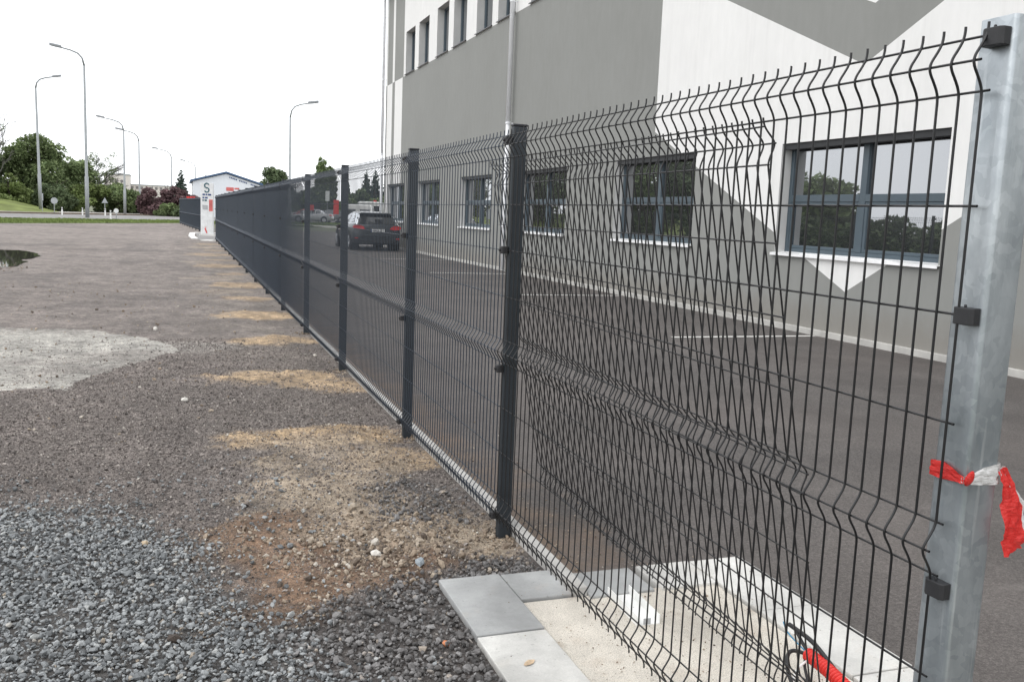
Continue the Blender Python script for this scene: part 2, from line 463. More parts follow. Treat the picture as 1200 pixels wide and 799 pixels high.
def mat_facade():
    """White render with grey painted geometric shapes; object coords = world."""
    k = NT("painted_facade_render")
    sx = k.n("SeparateXYZ"); k.l(k.n("NewGeometry").outputs['Position'], sx.inputs[0])
    Y, Z = sx.outputs[1], sx.outputs[2]
    gt = lambda a, b: k.math('GREATER_THAN', a, b)
    lt = lambda a, b: k.math('LESS_THAN', a, b)
    AND = lambda *a: a[0] if len(a) == 1 else k.math('MULTIPLY', a[0], AND(*a[1:]))
    OR = lambda *a: a[0] if len(a) == 1 else k.math('MAXIMUM', a[0], OR(*a[1:]))
    ab = lambda c: k.math('ABSOLUTE', k.math('SUBTRACT', Y, c))
    g1 = AND(gt(Y, 11.42), lt(Y, 32.1), lt(Z, 6.64))
    v1 = k.math('MULTIPLY_ADD', k.math('SUBTRACT', Y, 5.99), 0.449, 0.64)
    v2 = k.math('MULTIPLY_ADD', k.math('SUBTRACT', 5.99, Y), 0.56, 0.64)
    g2 = AND(lt(Y, 11.43), OR(AND(gt(Y, 5.99), lt(Z, v1)), AND(lt(Y, 5.9901), lt(Z, v2))), lt(Z, 3.1))
    ch = AND(gt(Z, k.math('MULTIPLY_ADD', ab(6.0), 0.437, 3.53)), lt(Z, k.math('MULTIPLY_ADD', ab(5.9), 0.40, 4.26)),
             lt(Z, 6.64), lt(Y, 11.43))
    up = gt(Z, 6.64)
    s_up = AND(up, OR(AND(gt(Y, 33.92), lt(Y, 34.88)), AND(gt(Y, 31.96), lt(Y, 33.55))))
    s_lo = AND(lt(Z, 6.64), OR(gt(Y, 34.92), AND(gt(Y, 33.44), lt(Y, 33.92))))
    grey = OR(g1, g2, ch, s_up, s_lo)
    n = k.noise(0.5, 5, 0.6)
    n2 = k.noise(7, 5, 0.6, stretch=(1, 1, 0.3))
    wcol = k.ramp(n, [(0.3, (0.72, 0.715, 0.70)), (0.7, (0.765, 0.76, 0.745))])
    gcol = k.ramp(n, [(0.3, (0.235, 0.238, 0.225)), (0.7, (0.255, 0.258, 0.245))])
    col = k.mix(grey, wcol, gcol)
    col = k.mix(1.0, col, k.ramp(n2, [(0.35, 0.97), (0.65, 1.02)]), 'MULTIPLY')
    # splash dirt at the foot and faint rain streaks under the sills
    sp = k.math('MULTIPLY', k.ramp(k.math('ADD', Z, k.math('MULTIPLY', k.noise(3.0, 5, 0.7), -0.5)), [(0.0, 1), (0.28, 0)]), 0.38)
    col = k.mix(sp, col, (0.20, 0.17, 0.14))
    st = k.noise(1.0, 4, 0.6, stretch=(1, 5.5, 0.10))
    col = k.mix(k.math('MULTIPLY', k.ramp(st, [(0.56, 0), (0.70, 1)]), 0.06), col, (0.20, 0.19, 0.175))
    k.base(col)
    k.set(Roughness=0.93)
    k.bump(k.noise(260, 3, 0.6), 0.35, 0.003)
    return k.m


M['facade'] = mat_facade()


# ------------------------------------------------------------------ mesh helpers
class MB:
    """collects quads / tris and becomes ONE mesh object"""
    def __init__(self):
        self.v, self.f = [], []

    def quadface(self, *pts):
        i = len(self.v); self.v += [tuple(p) for p in pts]; self.f.append(tuple(range(i, i + len(pts))))

    def box(self, x0, x1, y0, y1, z0, z1):
        i = len(self.v)
        self.v += [(x0, y0, z0), (x1, y0, z0), (x1, y1, z0), (x0, y1, z0), (x0, y0, z1), (x1, y0, z1), (x1, y1, z1), (x0, y1, z1)]
        self.f += [tuple(i + j for j in q) for q in ((0, 3, 2, 1), (4, 5, 6, 7), (0, 1, 5, 4), (1, 2, 6, 5), (2, 3, 7, 6), (3, 0, 4, 7))]

    def prism(self, poly, z0, z1, axis='z'):
        """extrude polygon (list of 2D) along axis"""
        n = len(poly); i = len(self.v)
        for z in (z0, z1):
            for a, b in poly:
                self.v.append({'z': (a, b, z), 'x': (z, a, b), 'y': (a, z, b)}[axis])
        self.f.append(tuple(i + j for j in reversed(range(n))))
        self.f.append(tuple(i + n + j for j in range(n)))
        for j in range(n):
            k = (j + 1) % n
            self.f.append((i + j, i + k, i + n + k, i + n + j))

    def tube(self, pts, r, n=8, cap=True):
        pts = [Vector(p) for p in pts]
        rs = r if isinstance(r, (list, tuple)) else [r] * len(pts)
        i0 = len(self.v)
        ref = None
        for a, p in enumerate(pts):
            t = (pts[min(a + 1, len(pts) - 1)] - pts[max(a - 1, 0)]).normalized()
            if ref is None:
                ref = Vector((0, 0, 1)) if abs(t.z) < 0.9 else Vector((0, 1, 0))
            s = t.cross(ref)
            if s.length < 1e-5:
                s = t.orthogonal()
            s.normalize(); u = s.cross(t).normalized(); ref = u
            for j in range(n):
                an = 2 * math.pi * j / n
                self.v.append(tuple(p + (s * math.cos(an) + u * math.sin(an)) * rs[a]))
        for a in range(len(pts) - 1):
            for j in range(n):
                k = (j + 1) % n
                b = i0 + a * n
                self.f.append((b + j, b + k, b + n + k, b + n + j))
        if cap:
            self.f.append(tuple(i0 + j for j in reversed(range(n))))
            e = i0 + (len(pts) - 1) * n
            self.f.append(tuple(e + j for j in range(n)))

    def loft(self, rings, closed=True, cap=True):
        n = len(rings[0]); i0 = len(self.v)
        for rg in rings:
            self.v += [tuple(p) for p in rg]
        for a in range(len(rings) - 1):
            for j in range(n if closed else n - 1):
                k = (j + 1) % n; b = i0 + a * n
                self.f.append((b + j, b + k, b + n + k, b + n + j))
        if cap and closed:
            self.f.append(tuple(i0 + j for j in reversed(range(n))))
            e = i0 + (len(rings) - 1) * n
            self.f.append(tuple(e + j for j in range(n)))

    def mesh(self, name, mat, smooth=False):
        me = bpy.data.meshes.new(name)
        me.from_pydata(self.v, [], self.f)
        me.materials.append(mat)
        if smooth:
            for p in me.polygons:
                p.use_smooth = True
        me.update()
        return me

    def build(self, name, mat, parent=None, smooth=False, bevel=0.0, segs=2):
        o = bpy.data.objects.new(name, self.mesh(name, mat, smooth))
        COL.objects.link(o)
        if parent is not None:
            o.parent = parent
        if bevel:
            b = o.modifiers.new("bevel", 'BEVEL'); b.width = bevel; b.segments = segs; b.limit_method = 'ANGLE'
            b.angle_limit = R(40)
        return o


def fast_mesh(name, verts, faces, mat, smooth=False):
    """verts (N,3) float array, faces (M,k) int array"""
    me = bpy.data.meshes.new(name)
    nv, (nf, k) = len(verts), faces.shape
    me.vertices.add(nv); me.loops.add(nf * k); me.polygons.add(nf)
    me.vertices.foreach_set("co", np.ascontiguousarray(verts, dtype=np.float32).ravel())
    me.loops.foreach_set("vertex_index", np.ascontiguousarray(faces, dtype=np.int32).ravel())
    me.polygons.foreach_set("loop_start", np.arange(0, nf * k, k, dtype=np.int32))
    me.polygons.foreach_set("loop_total", np.full(nf, k, dtype=np.int32))
    me.polygons.foreach_set("use_smooth", np.full(nf, smooth, dtype=bool))
    me.materials.append(mat)
    me.update(calc_edges=True)
    return me


def link(name, me, parent=None):
    o = bpy.data.objects.new(name, me)
    COL.objects.link(o)
    if parent is not None:
        o.parent = parent
    return o


def tag(o, label=None, cat=None, group=None, kind=None):
    if label: o["label"] = label
    if cat: o["category"] = cat
    if group: o["group"] = group
    if kind: o["kind"] = kind
    return o


def empty(name, loc=(0, 0, 0), rz=0.0, **kw):
    o = bpy.data.objects.new(name, None)
    o.empty_display_size = 0.2
    COL.objects.link(o)
    o.location = loc
    o.rotation_euler = (0, 0, rz)
    tag(o, **kw)
    return o


def copy_tree(o, parent=None):
    c = o.copy()
    COL.objects.link(c)
    c.parent = parent
    for ch in list(o.children):
        copy_tree(ch, c)
    return c


# ------------------------------------------------------------------ numpy noise
def vnoise(x, y, seed=0):
    xi, yi = np.floor(x).astype(np.int64), np.floor(y).astype(np.int64)
    xf, yf = x - xi, y - yi

    def h(a, b):
        n = (a * 374761393 + b * 668265263 + seed * 982451653) & 0x7fffffff
        n = ((n ^ (n >> 13)) * 1274126177) & 0x7fffffff
        return ((n ^ (n >> 16)) & 0xffff) / 65535.0
    u, v = xf * xf * (3 - 2 * xf), yf * yf * (3 - 2 * yf)
    return (h(xi, yi) * (1 - u) + h(xi + 1, yi) * u) * (1 - v) + (h(xi, yi + 1) * (1 - u) + h(xi + 1, yi + 1) * u) * v


def fbm(x, y, seed=0, octs=4, rough=0.55):
    s, a, t = 0, 1, 0
    for i in range(octs):
        s = s + a * vnoise(x * 2 ** i + i * 17.3, y * 2 ** i - i * 9.1, seed + i); t += a; a *= rough
    return s / t


def sstep(a, b, x):
    t = np.clip((x - a) / (b - a), 0, 1)
    return t * t * (3 - 2 * t)


# soil patches along the fence (x, y, rx, ry, strength, colour kind)
TAN, RUST, PALE = np.array([0.44, 0.32, 0.20]), np.array([0.215, 0.138, 0.090]), np.array([0.37, 0.30, 0.225])
PATCH = [(-0.48, 1.95, 0.66, 0.30, 1.0, TAN), (-0.18, 1.34, 0.40, 0.28, 1.0, TAN), (-0.55, 1.25, 0.44, 0.75, 0.8, PALE),
         (-0.66, 0.55, 0.50, 0.55, 0.9, PALE), (-0.74, 0.04, 0.56, 0.46, 1.0, RUST), (-0.42, 0.18, 0.42, 0.36, 0.85, PALE), (-0.95, 0.30, 0.25, 0.16, 0.9, RUST),
         (-0.76, -0.34, 0.46, 0.16, 1.0, RUST), (-1.04, -0.66, 0.30, 0.13, 1.0, RUST), (-0.92, -0.5, 0.18, 0.14, 0.8, RUST),
         (-0.08, -0.02, 0.20, 0.22, 1.0, PALE), (-0.38, -0.28, 0.22, 0.10, 0.9, RUST),
         (-0.50, 4.05, 0.62, 0.40, 1.0, TAN), (-0.10, 3.60, 0.35, 0.30, 0.9, TAN), (-0.36, 6.35, 0.56, 0.34, 1.0, TAN), (-0.38, 8.70, 0.62, 0.58, 1.0, TAN),
         (-0.36, 11.1, 0.42, 0.42, 0.75, TAN), (-0.75, 12.3, 0.55, 0.5, 0.4, PALE), (-0.30, 13.7, 0.50, 0.65, 0.8, TAN), (-0.70, 15.3, 0.6, 0.7, 0.4, PALE),
         (-0.30, 16.5, 0.36, 0.5, 0.55, TAN), (-0.42, 19.2, 0.60, 0.8, 0.7, TAN), (-0.8, 20.6, 0.5, 0.9, 0.35, PALE), (-0.30, 21.7, 0.35, 0.5, 0.5, TAN), (-0.5, 24.4, 0.65, 0.9, 0.6, TAN),
         (-0.35, 27.0, 0.4, 0.6, 0.4, TAN), (-0.5, 29.2, 0.6, 1.0, 0.55, PALE), (-0.4, 32.0, 0.5, 0.9, 0.5, TAN)]


def patches(x, y):
    wx = x + 0.34 * (fbm(x * 3.1, y * 3.1, 11) - 0.5) + 0.10 * (fbm(x * 14, y * 14, 12) - 0.5)
    wy = y + 0.34 * (fbm(x * 3.1, y * 3.1, 21) - 0.5) + 0.10 * (fbm(x * 14, y * 14, 22) - 0.5)
    for cx, cy, rx, ry, s, c in PATCH:
        d = np.sqrt(((wx - cx) / rx) ** 2 + ((wy - cy) / ry) ** 2)
        g = 0.9 * (fbm(x * 6, y * 5, 25, 5) - 0.5)
        yield (1 - sstep(0.62, 1.15, d + g)) * s * (0.78 + 0.22 * sstep(0.35, 0.6, fbm(x * 9, y * 6, 27, 4))), c


def soil_mask(x, y):
    m = np.zeros_like(x)
    for k, c in patches(x, y):
        m = np.maximum(m, k)
    return m


def gravel_mask(x, y):
    """the heap of pale crushed stone at lower left"""
    bx = np.array([-9, -2.3, -1.7, -1.5, -1.2, -1.12, -0.95, -0.8, -0.6, 0.2])
    by = np.array([0.5, 0.75, 0.62, 0.40, -0.25, -0.55, -0.95, -1.3, -1.9, -2.6])
    b = np.interp(x, bx, by) + 0.30 * (fbm(x * 3.5, y * 3.5, 31) - 0.5) + 0.15 * (fbm(x * 11, y * 11, 33) - 0.5)
    return sstep(0.50, -0.42, y - b)


def dark_mask(x, y):
    b = np.interp(x, [-3, -1.2, -0.9, -0.5, -0.2, 0.1], [-3.2, -1.0, -0.62, -0.42, -0.28, -0.22]) + 0.2 * (fbm(x * 6, y * 6, 41) - 0.5)
    m = sstep(0.10, -0.10, y - b)
    m2 = 0.5 * (1 - sstep(0.5, 1.1, np.sqrt(((x + 0.22) / 0.30) ** 2 + ((y - 0.55) / 0.42) ** 2) + 0.6 * (fbm(x * 5, y * 5, 43) - 0.5)))
    return np.maximum(m * (1 - gravel_mask(x, y)), 0.8 * m2)


LIGHT = [(-9.0, 3.2), (-2.75, 3.74), (-2.16, 3.72), (-2.06, 4.15), (-1.82, 4.75), (-1.50, 5.42), (-1.34, 5.6), (-1.42, 6.05), (-1.75, 6.7), (-2.15, 7.2), (-3.2, 7.5), (-9.0, 9.2)]


def poly_mask(x, y, P):
    ins = np.zeros(x.shape, bool)
    for (x1, y1), (x2, y2) in zip(P, P[1:] + P[:1]):
        if y1 == y2:
            continue
        c = ((y1 > y) != (y2 > y)) & (x < (x2 - x1) * (y - y1) / (y2 - y1) + x1)
        ins ^= c
    return ins


def lot_height(x, y):
    fade = sstep(-0.02, -0.30, x) * sstep(14, 6, y) * sstep(-3.5, -3.0, y)
    h = 0.012 + 0.030 * (fbm(x * 1.6, y * 1.6, 51) - 0.5) + 0.016 * (fbm(x * 9, y * 9, 52) - 0.5)
    so = soil_mask(x, y)
    h = h + so * (0.012 + 0.05 * (fbm(x * 6, y * 6, 53) - 0.45))
    h = h + gravel_mask(x, y) * 0.008
    # keep clear of the paving at the lower right
    pave = sstep(-0.30, -0.44, np.where((x < 0.2) & (y < -0.40), x, np.maximum(x, -9) - 0))
    near = np.where((x > -0.46) & (y < -0.38), 0.0, 1.0)
    return np.clip(h * fade, 0, 0.08) * near


# ------------------------------------------------------------------ the ground
def plane(name, poly, z, mat, kind='structure'):
    b = MB(); b.quadface(*[(x, y, z) for x, y in poly])
    return tag(b.build(name, mat), kind=kind)


plane('ground', [(-3000, -3000), (3000, -3000), (3000, 3000), (-3000, 3000)], -0.03, M['outer'])


def build_lot():
    ys = list(np.arange(-4.2, 4.0, 0.02))
    y, d = 4.0, 0.02
    while y < 75:
        ys.append(y); d *= 1.013; y += d
    xs = list(np.arange(0.0, -3.2, -0.02))
    x, d = -3.2, 0.022
    while x > -60:
        xs.append(x); d *= 1.05; x -= d
    xs.append(-60.0)
    xs = np.array(sorted([0.078] + xs)); ys = np.array(ys)
    X, Y = np.meshgrid(xs, ys)
    # past the end of the first fence the lot is bounded by the far fence line
    Xs = np.where((Y > 35) & (X > -0.3), np.minimum(X, 0.4), X)
    Z = lot_height(X, Y)
    big = fbm(X * 0.22, Y * 0.14, 61, 5)
    mid = fbm(X * 1.3, Y * 0.9, 62, 5)
    col = np.array([0.198, 0.170, 0.153])[None, None] * (0.62 + 0.5 * mid + 0.25 * big)[..., None]
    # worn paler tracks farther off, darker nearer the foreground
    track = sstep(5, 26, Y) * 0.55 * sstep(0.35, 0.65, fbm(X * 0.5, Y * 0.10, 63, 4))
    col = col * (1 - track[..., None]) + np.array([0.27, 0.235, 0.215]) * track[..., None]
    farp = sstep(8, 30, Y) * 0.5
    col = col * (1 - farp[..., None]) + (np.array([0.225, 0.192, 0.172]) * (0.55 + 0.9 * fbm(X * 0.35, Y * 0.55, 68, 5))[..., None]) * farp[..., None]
    dk = sstep(0.52, 0.74, fbm(X * 0.8, Y * 0.5, 64, 5)) * 0.4
    col = col * (1 - dk[..., None]) + np.array([0.085, 0.075, 0.071]) * dk[..., None]
    # pale sandy dust strip beside the fence
    ds = sstep(-1.5, -0.3, X + 0.5 * (fbm(X * 2, Y * 1.2, 65) - 0.5)) * 0.45 * sstep(1.5, 3.5, Y) * sstep(0.3, 0.6, fbm(X * 2.2, Y * 1.7, 67))
    col = col * (1 - ds[..., None]) + np.array([0.225, 0.195, 0.165]) * ds[..., None]
    for m, c in patches(X, Y):
        cc = c * (0.8 + 0.45 * fbm(X * 5, Y * 5, 66))[..., None]
        col = col * (1 - m[..., None]) + cc * m[..., None]
    lx = X + 0.16 * (fbm(X * 5, Y * 5, 71) - 0.5) + 0.10 * (fbm(X * 1.5, Y * 1.5, 73) - 0.5); ly = Y + 0.22 * (fbm(X * 5, Y * 5, 72) - 0.5)
    lm = poly_mask(lx, ly, LIGHT) * (0.55 + 0.4 * sstep(0.30, 0.55, fbm(X * 1.1, Y * 2.2, 76, 5)))
    lt = np.array([0.44, 0.42, 0.38]) * (0.72 + 0.5 * fbm(X * 2.5, Y * 2.5, 74))[..., None]
    dust = 0.45 * (1 - sstep(0.0, 0.55, np.sqrt(((X + 1.35) / 0.9) ** 2 + ((Y - 5.9) / 0.6) ** 2) - 0.35 + 0.6 * (fbm(X * 5, Y * 5, 75) - 0.5)))
    lm = np.maximum(lm, dust)
    col = col * (1 - lm[..., None]) + lt * lm[..., None]
    gm = gravel_mask(X, Y)[..., None] * 0.85
    col = col * (1 - gm) + np.array([0.085, 0.083, 0.08]) * gm
    dm = dark_mask(X, Y)[..., None] * 0.7
    col = col * (1 - dm) + np.array([0.055, 0.05, 0.048]) * dm
    ny, nx = X.shape
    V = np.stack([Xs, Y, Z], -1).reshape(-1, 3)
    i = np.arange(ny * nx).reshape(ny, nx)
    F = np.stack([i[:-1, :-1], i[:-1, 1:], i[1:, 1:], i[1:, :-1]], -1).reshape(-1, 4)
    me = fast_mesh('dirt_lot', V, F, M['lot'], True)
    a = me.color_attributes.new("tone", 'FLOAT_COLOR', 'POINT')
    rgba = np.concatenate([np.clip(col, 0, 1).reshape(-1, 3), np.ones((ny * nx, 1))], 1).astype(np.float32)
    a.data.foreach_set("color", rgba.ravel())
    return tag(link('dirt_lot', me), kind='structure')


build_lot()

# asphalt yard on the building side, in front of the paving cut-out
YZ = 0.004
yard = MB()
for x0, x1, y0, y1 in ((0.945, 6.86, -14, -0.52), (0.131, 6.86, -0.52, 40), (0.4, 13.0, 40, 58)):
    yard.quadface((x0, y0, YZ), (x1, y0, YZ), (x1, y1, YZ), (x0, y1, YZ))
yard.quadface((6.86, 35.3, YZ), (30, 35.3, YZ), (30, 40, YZ), (6.86, 40, YZ))
yard.quadface((13.0, 40, YZ), (34, 40, YZ), (34, 58, YZ), (13.0, 58, YZ))
tag(yard.build('asphalt_yard', M['asphalt']), kind='structure')

# painted bay lines
for y0, xa in ((6.37, 4.55), (12.2, 4.52), (18.05, 4.42), (24.3, 4.5), (30.2, 4.5)):
    b = MB(); b.quadface((xa, y0 - .05, YZ + .004), (6.74, y0 - .05 + .02, YZ + .004), (6.74, y0 + .05 + .02, YZ + .004), (xa, y0 + .05, YZ + .004))
    tag(b.build('bay_line', M['line_paint']), kind='structure')

# kerb under the fence, stone by stone
kerb = MB()
kerb.box(0.0815, 0.1275, -0.70, 34.5, -0.05, 0.030)
kerb_o = tag(kerb.build('kerb', M['kerb']), kind='structure')
kb = MB(); kb.box(0.079, 0.130, 0.0, 0.992, -0.04, 0.048)
kme = kb.mesh('kerb_stone', M['kerb'])
for i in range(35):
    o = link('kerb_stone', kme, kerb_o)
    o.location = (random.uniform(-.0015, .0015), -0.72 + i, random.uniform(-.002, .002))

# foundation of the gate drive and its frame of slabs
b = MB(); b.box(-0.136, 0.688, -4.6, -0.715, -0.10, 0.012)
found = tag(b.build('gate_foundation', M['foundation'], bevel=0.006), kind='structure')
b = MB(); b.box(-0.40, 0.944, -4.6, -0.44, -0.2, -0.03)
tag(b.build('foundation_bed', M['kerb']), kind='structure')


def slab(x0, x1, y0, y1, mat, z=0.022):
    q = MB(); q.box(x0, x1, y0, y1, -0.05, z)
    return q.build('paving_slab', mat, found, bevel=0.004)


slab(-0.388, -0.140, -0.958, -0.462, M['slab_dark'], 0.026)
slab(-0.390, -0.141, -1.462, -0.966, M['slab_light'], 0.024)
slab(-0.391, -0.140, -1.966, -1.470, M['slab_light'], 0.022)
slab(-0.390, -0.141, -2.47, -1.974, M['slab_dark'], 0.023)
slab(-0.134, 0.076, -0.710, -0.464, M['slab_dark'], 0.022)
slab(0.134, 0.405, -0.752, -0.522, M['slab_dark'], 0.022)
slab(0.440, 0.686, -0.752, -0.520, M['slab_light'], 0.024)
slab(0.694, 0.940, -1.028, -0.522, M['slab_light'], 0.022)
slab(0.692, 0.940, -1.53, -1.034, M['slab_light'], 0.024)
slab(0.693, 0.941, -2.03, -1.536, M['slab_light'], 0.022)
slab(0.692, 0.940, -2.53, -2.036, M['slab_light'], 0.023)

# ------------------------------------------------------------------ stones on the lot
ICO_V = None


def ico():
    t = (1 + 5 ** .5) / 2
    v = np.array([(-1, t, 0), (1, t, 0), (-1, -t, 0), (1, -t, 0), (0, -1, t), (0, 1, t), (0, -1, -t), (0, 1, -t), (t, 0, -1), (t, 0, 1), (-t, 0, -1), (-t, 0, 1)], float)
    v /= np.linalg.norm(v[0])
    f = np.array([(0, 11, 5), (0, 5, 1), (0, 1, 7), (0, 7, 10), (0, 10, 11), (1, 5, 9), (5, 11, 4), (11, 10, 2), (10, 7, 6), (7, 1, 8),
                  (3, 9, 4), (3, 4, 2), (3, 2, 6), (3, 6, 8), (3, 8, 9), (4, 9, 5), (2, 4, 11), (6, 2, 10), (8, 6, 7), (9, 8, 1)])
    return v, f


ICO = ico()
IV, IF = ICO


OV = np.array([(1, 0, 0), (-1, 0, 0), (0, 1, 0), (0, -1, 0), (0, 0, 1), (0, 0, -1)], float)
OF = np.array([(0, 2, 4), (2, 1, 4), (1, 3, 4), (3, 0, 4), (2, 0, 5), (1, 2, 5), (3, 1, 5), (0, 3, 5)])


def stones(name, P, size, mat, flat=(0.35, 0.75), sink=0.25, tilt=0.5, tiny=False):
    n = len(P)
    IV, IF = (OV, OF) if tiny else ICO
    nv = len(IV)
    V = IV[None] * (1 + rng.uniform(-.30, .22, (n, nv, 1)))
    if tiny:
        V = V + rng.uniform(-.3, .3, (n, nv, 3))
    # chop a random side flat so they read as crushed, not rounded
    nrm = rng.normal(size=(n, 1, 3)); nrm /= np.linalg.norm(nrm, axis=2, keepdims=True)
    dd = (V * nrm).sum(2, keepdims=True)
    V = V - nrm * np.clip(dd - 0.45, 0, None)
    sc = np.stack([rng.uniform(.8, 1.3, n), rng.uniform(.6, 1.0, n), rng.uniform(*flat, n)], 1)
    V = V * sc[:, None] * (size / 2)[:, None, None]
    a, bt, g = rng.uniform(0, 6.283, n), rng.normal(0, tilt, n), rng.normal(0, tilt, n)
    ca, sa, cb, sb, cg, sg = np.cos(a), np.sin(a), np.cos(bt), np.sin(bt), np.cos(g), np.sin(g)
    Rx = np.zeros((n, 3, 3)); Rx[:, 0, 0] = 1; Rx[:, 1, 1] = cb; Rx[:, 1, 2] = -sb; Rx[:, 2, 1] = sb; Rx[:, 2, 2] = cb
    Ry = np.zeros((n, 3, 3)); Ry[:, 1, 1] = 1; Ry[:, 0, 0] = cg; Ry[:, 0, 2] = sg; Ry[:, 2, 0] = -sg; Ry[:, 2, 2] = cg
    Rz = np.zeros((n, 3, 3)); Rz[:, 2, 2] = 1; Rz[:, 0, 0] = ca; Rz[:, 0, 1] = -sa; Rz[:, 1, 0] = sa; Rz[:, 1, 1] = ca
    V = np.einsum('nij,nkj->nki', Rz @ Rx @ Ry, V)
    V = V + P[:, None, :]
    V[:, :, 2] += (size * sc[:, 2] * (0.5 - sink))[:, None]
    F = IF[None] + (np.arange(n) * nv)[:, None, None]
    me = fast_mesh(name, V.reshape(-1, 3), F.reshape(-1, 3), mat)
    return tag(link(name, me), kind='stuff')


def scatter(n, x0, x1, y0, y1, fn):
    x, y = rng.uniform(x0, x1, n), rng.uniform(y0, y1, n)
    k = rng.uniform(0, 1, n) < fn(x, y)
    x, y = x[k], y[k]
    return np.stack([x, y, lot_height(x, y)], 1)


free = lambda x, y: np.where(((x > -0.40) & (y < -0.45)) | (x > 0.07), 0.0, 1.0)
P = scatter(74000, -3.0, -0.35, -2.4, 1.9, lambda x, y: np.maximum(gravel_mask(x, y) ** 1.2, .05 * sstep(1.9, .6, y) * sstep(-.4, -1.0, x)) * free(x, y))
stones('crushed_stone', P + np.array([0, 0, 1.0]) * rng.uniform(0, .012, (len(P), 1)), rng.lognormal(math.log(0.0142), .36, len(P)).clip(.006, .036), M['st_grey'], (0.35, 0.75), 0.3, .45)
P = scatter(22000, -1.5, 0.05, -2.4, 1.1, lambda x, y: dark_mask(x, y) * free(x, y))
stones('dark_crushed_stone', P + np.array([0, 0, 1.0]) * rng.uniform(0, .010, (len(P), 1)), rng.lognormal(math.log(0.0155), .35, len(P)).clip(.007, .038), M['st_dark'], (0.45, 0.9), 0.25, .6)
P = scatter(190000, -3.4, 0.06, -0.6, 6.5, lambda x, y: (1 - gravel_mask(x, y)) * (1 - .93 * soil_mask(x, y)) * free(x, y) * (1 - .6 * sstep(2.0, 6.5, y)) * (1 - .9 * poly_mask(x, y, LIGHT)))
stones('asphalt_millings', P, rng.lognormal(math.log(0.0088), .42, len(P)).clip(.004, .030), M['st_mill'], (0.5, 0.9), 0.3, .6, True)
P = scatter(16000, -1.5, 0.06, -1.0, 2.6, lambda x, y: soil_mask(x, y) * free(x, y) * sstep(.2, .55, fbm(x * 4, y * 4, 81)))
stones('soil_pebbles', P, rng.lognormal(math.log(0.0095), .48, len(P)).clip(.004, .040), M['st_soil'], (0.5, 0.95), 0.35, .5, True)
P = np.concatenate([np.stack([.04 + rng.normal(0, .07, 130), y_ + rng.normal(0, .07, 130), np.full(130, .004)], 1) for y_ in (0, 1.882, 4.402, 6.922)])
P = P[(P[:, 0] < .075)]
stones('post_foot_spoil', P, rng.lognormal(math.log(.013), .45, len(P)).clip(.005, .04), M['st_soil'], (.5, .9), .25, .5)
# a heap of stonier spoil in the middle of the brown soil
q = 1000
P = np.stack([rng.normal(-0.55, .24, q), rng.normal(-.02, .21, q), np.zeros(q)], 1)
P[:, 2] = lot_height(P[:, 0], P[:, 1])
stones('spoil_stones', P, rng.lognormal(math.log(0.0155), .42, q).clip(.007, .045), M['st_soil'], (0.6, 0.95), 0.2, .6)
P = scatter(900, -6.0, 0.0, 2.0, 14.0, lambda x, y: np.ones_like(x))
stones('scattered_stones', P, rng.lognormal(math.log(0.017), .4, len(P)).clip(.008, .05), M['st_soil'], (0.5, 0.9), 0.2, .5)


P = np.stack([rng.uniform(-.38, .93, 2600), rng.uniform(-2.4, -.47, 2600), np.full(2600, .0125)], 1)
on_f = (P[:, 0] > -.13) & (P[:, 0] < .68) & (P[:, 1] < -.72)
P[:, 2] = np.where(on_f, .0122, .0235)
P = P[(rng.uniform(0, 1, 2600) < np.where(on_f, 1.0, .22)) & ((fbm(P[:, 0] * 4, P[:, 1] * 4, 121) > .46) | (rng.uniform(0, 1, 2600) < .25))]
stones('concrete_grit', P, rng.lognormal(math.log(.0042), .5, len(P)).clip(.002, .014), M['st_soil'], (.4, .8), .2, .4, True)
P = np.stack([rng.uniform(.14, .9, 2600), rng.normal(0, 1, 2600), np.full(2600, .0045)], 1)
P[:, 1] = -.50 + np.abs(P[:, 1]) * 1.6
P = P[rng.uniform(0, 1, len(P)) < np.exp(-(P[:, 0] - .14) / .16)]
stones('kerbside_grit', P, rng.lognormal(math.log(.008), .45, len(P)).clip(.003, .025), M['st_soil'], (.4, .8), .25, .4, True)


def one_stone(name, x, y, s, mat, label, seed, cat='stone'):
    r = np.random.default_rng(seed)
    v = IV * (1 + r.uniform(-.28, .2, (12, 1))) * np.array([s * .55, s * .42, s * .36])
    me = fast_mesh(name, v, IF, mat)
    o = link(name, me)
    o.location = (x, y, float(lot_height(np.array([x]), np.array([y]))[0]) + s * .26)
    o.rotation_euler = (r.uniform(-.3, .3), r.uniform(-.3, .3), r.uniform(0, 6))
    return tag(o, label, cat)


one_stone('loose_stone', -1.471, 0.19, .042, M['st_tan'], 'tan stone lying among the pale grey crushed gravel', 1)
one_stone('loose_stone', -0.568, -0.131, .050, M['st_white'], 'round whitish stone on the brown spoil near the paving slabs', 2)
one_stone('loose_stone', -0.42, -0.30, .055, M['st_blue'], 'flat blue grey stone at the edge of the brown soil by the grey slab', 3)
one_stone('loose_stone', -1.35, -0.73, .050, M['st_rust'], 'dark rusty lump lying on the pale crushed gravel', 4)
one_stone('brick_chip', -0.503, -0.985, .034, M['brick'], 'small orange brick chip on dark gravel beside the paving slabs', 5, 'brick chip')
one_stone('loose_stone', -1.595, 7.22, .065, M['st_white'], 'white stone past the tip of the pale concrete patch', 6)
one_stone('loose_stone', -1.30, 3.16, .055, M['st_white'], 'white stone on dirt between the pale patch and the tan soil', 7)
leafb = MB()
leafb.loft([[(-.03, -.006, .003), (-.03, .006, .003)], [(-.012, -.016, .008), (-.012, .014, .006)], [(.012, -.014, .004), (.012, .017, .009)], [(.034, -.003, .007), (.034, .003, .007)]], closed=False, cap=False)
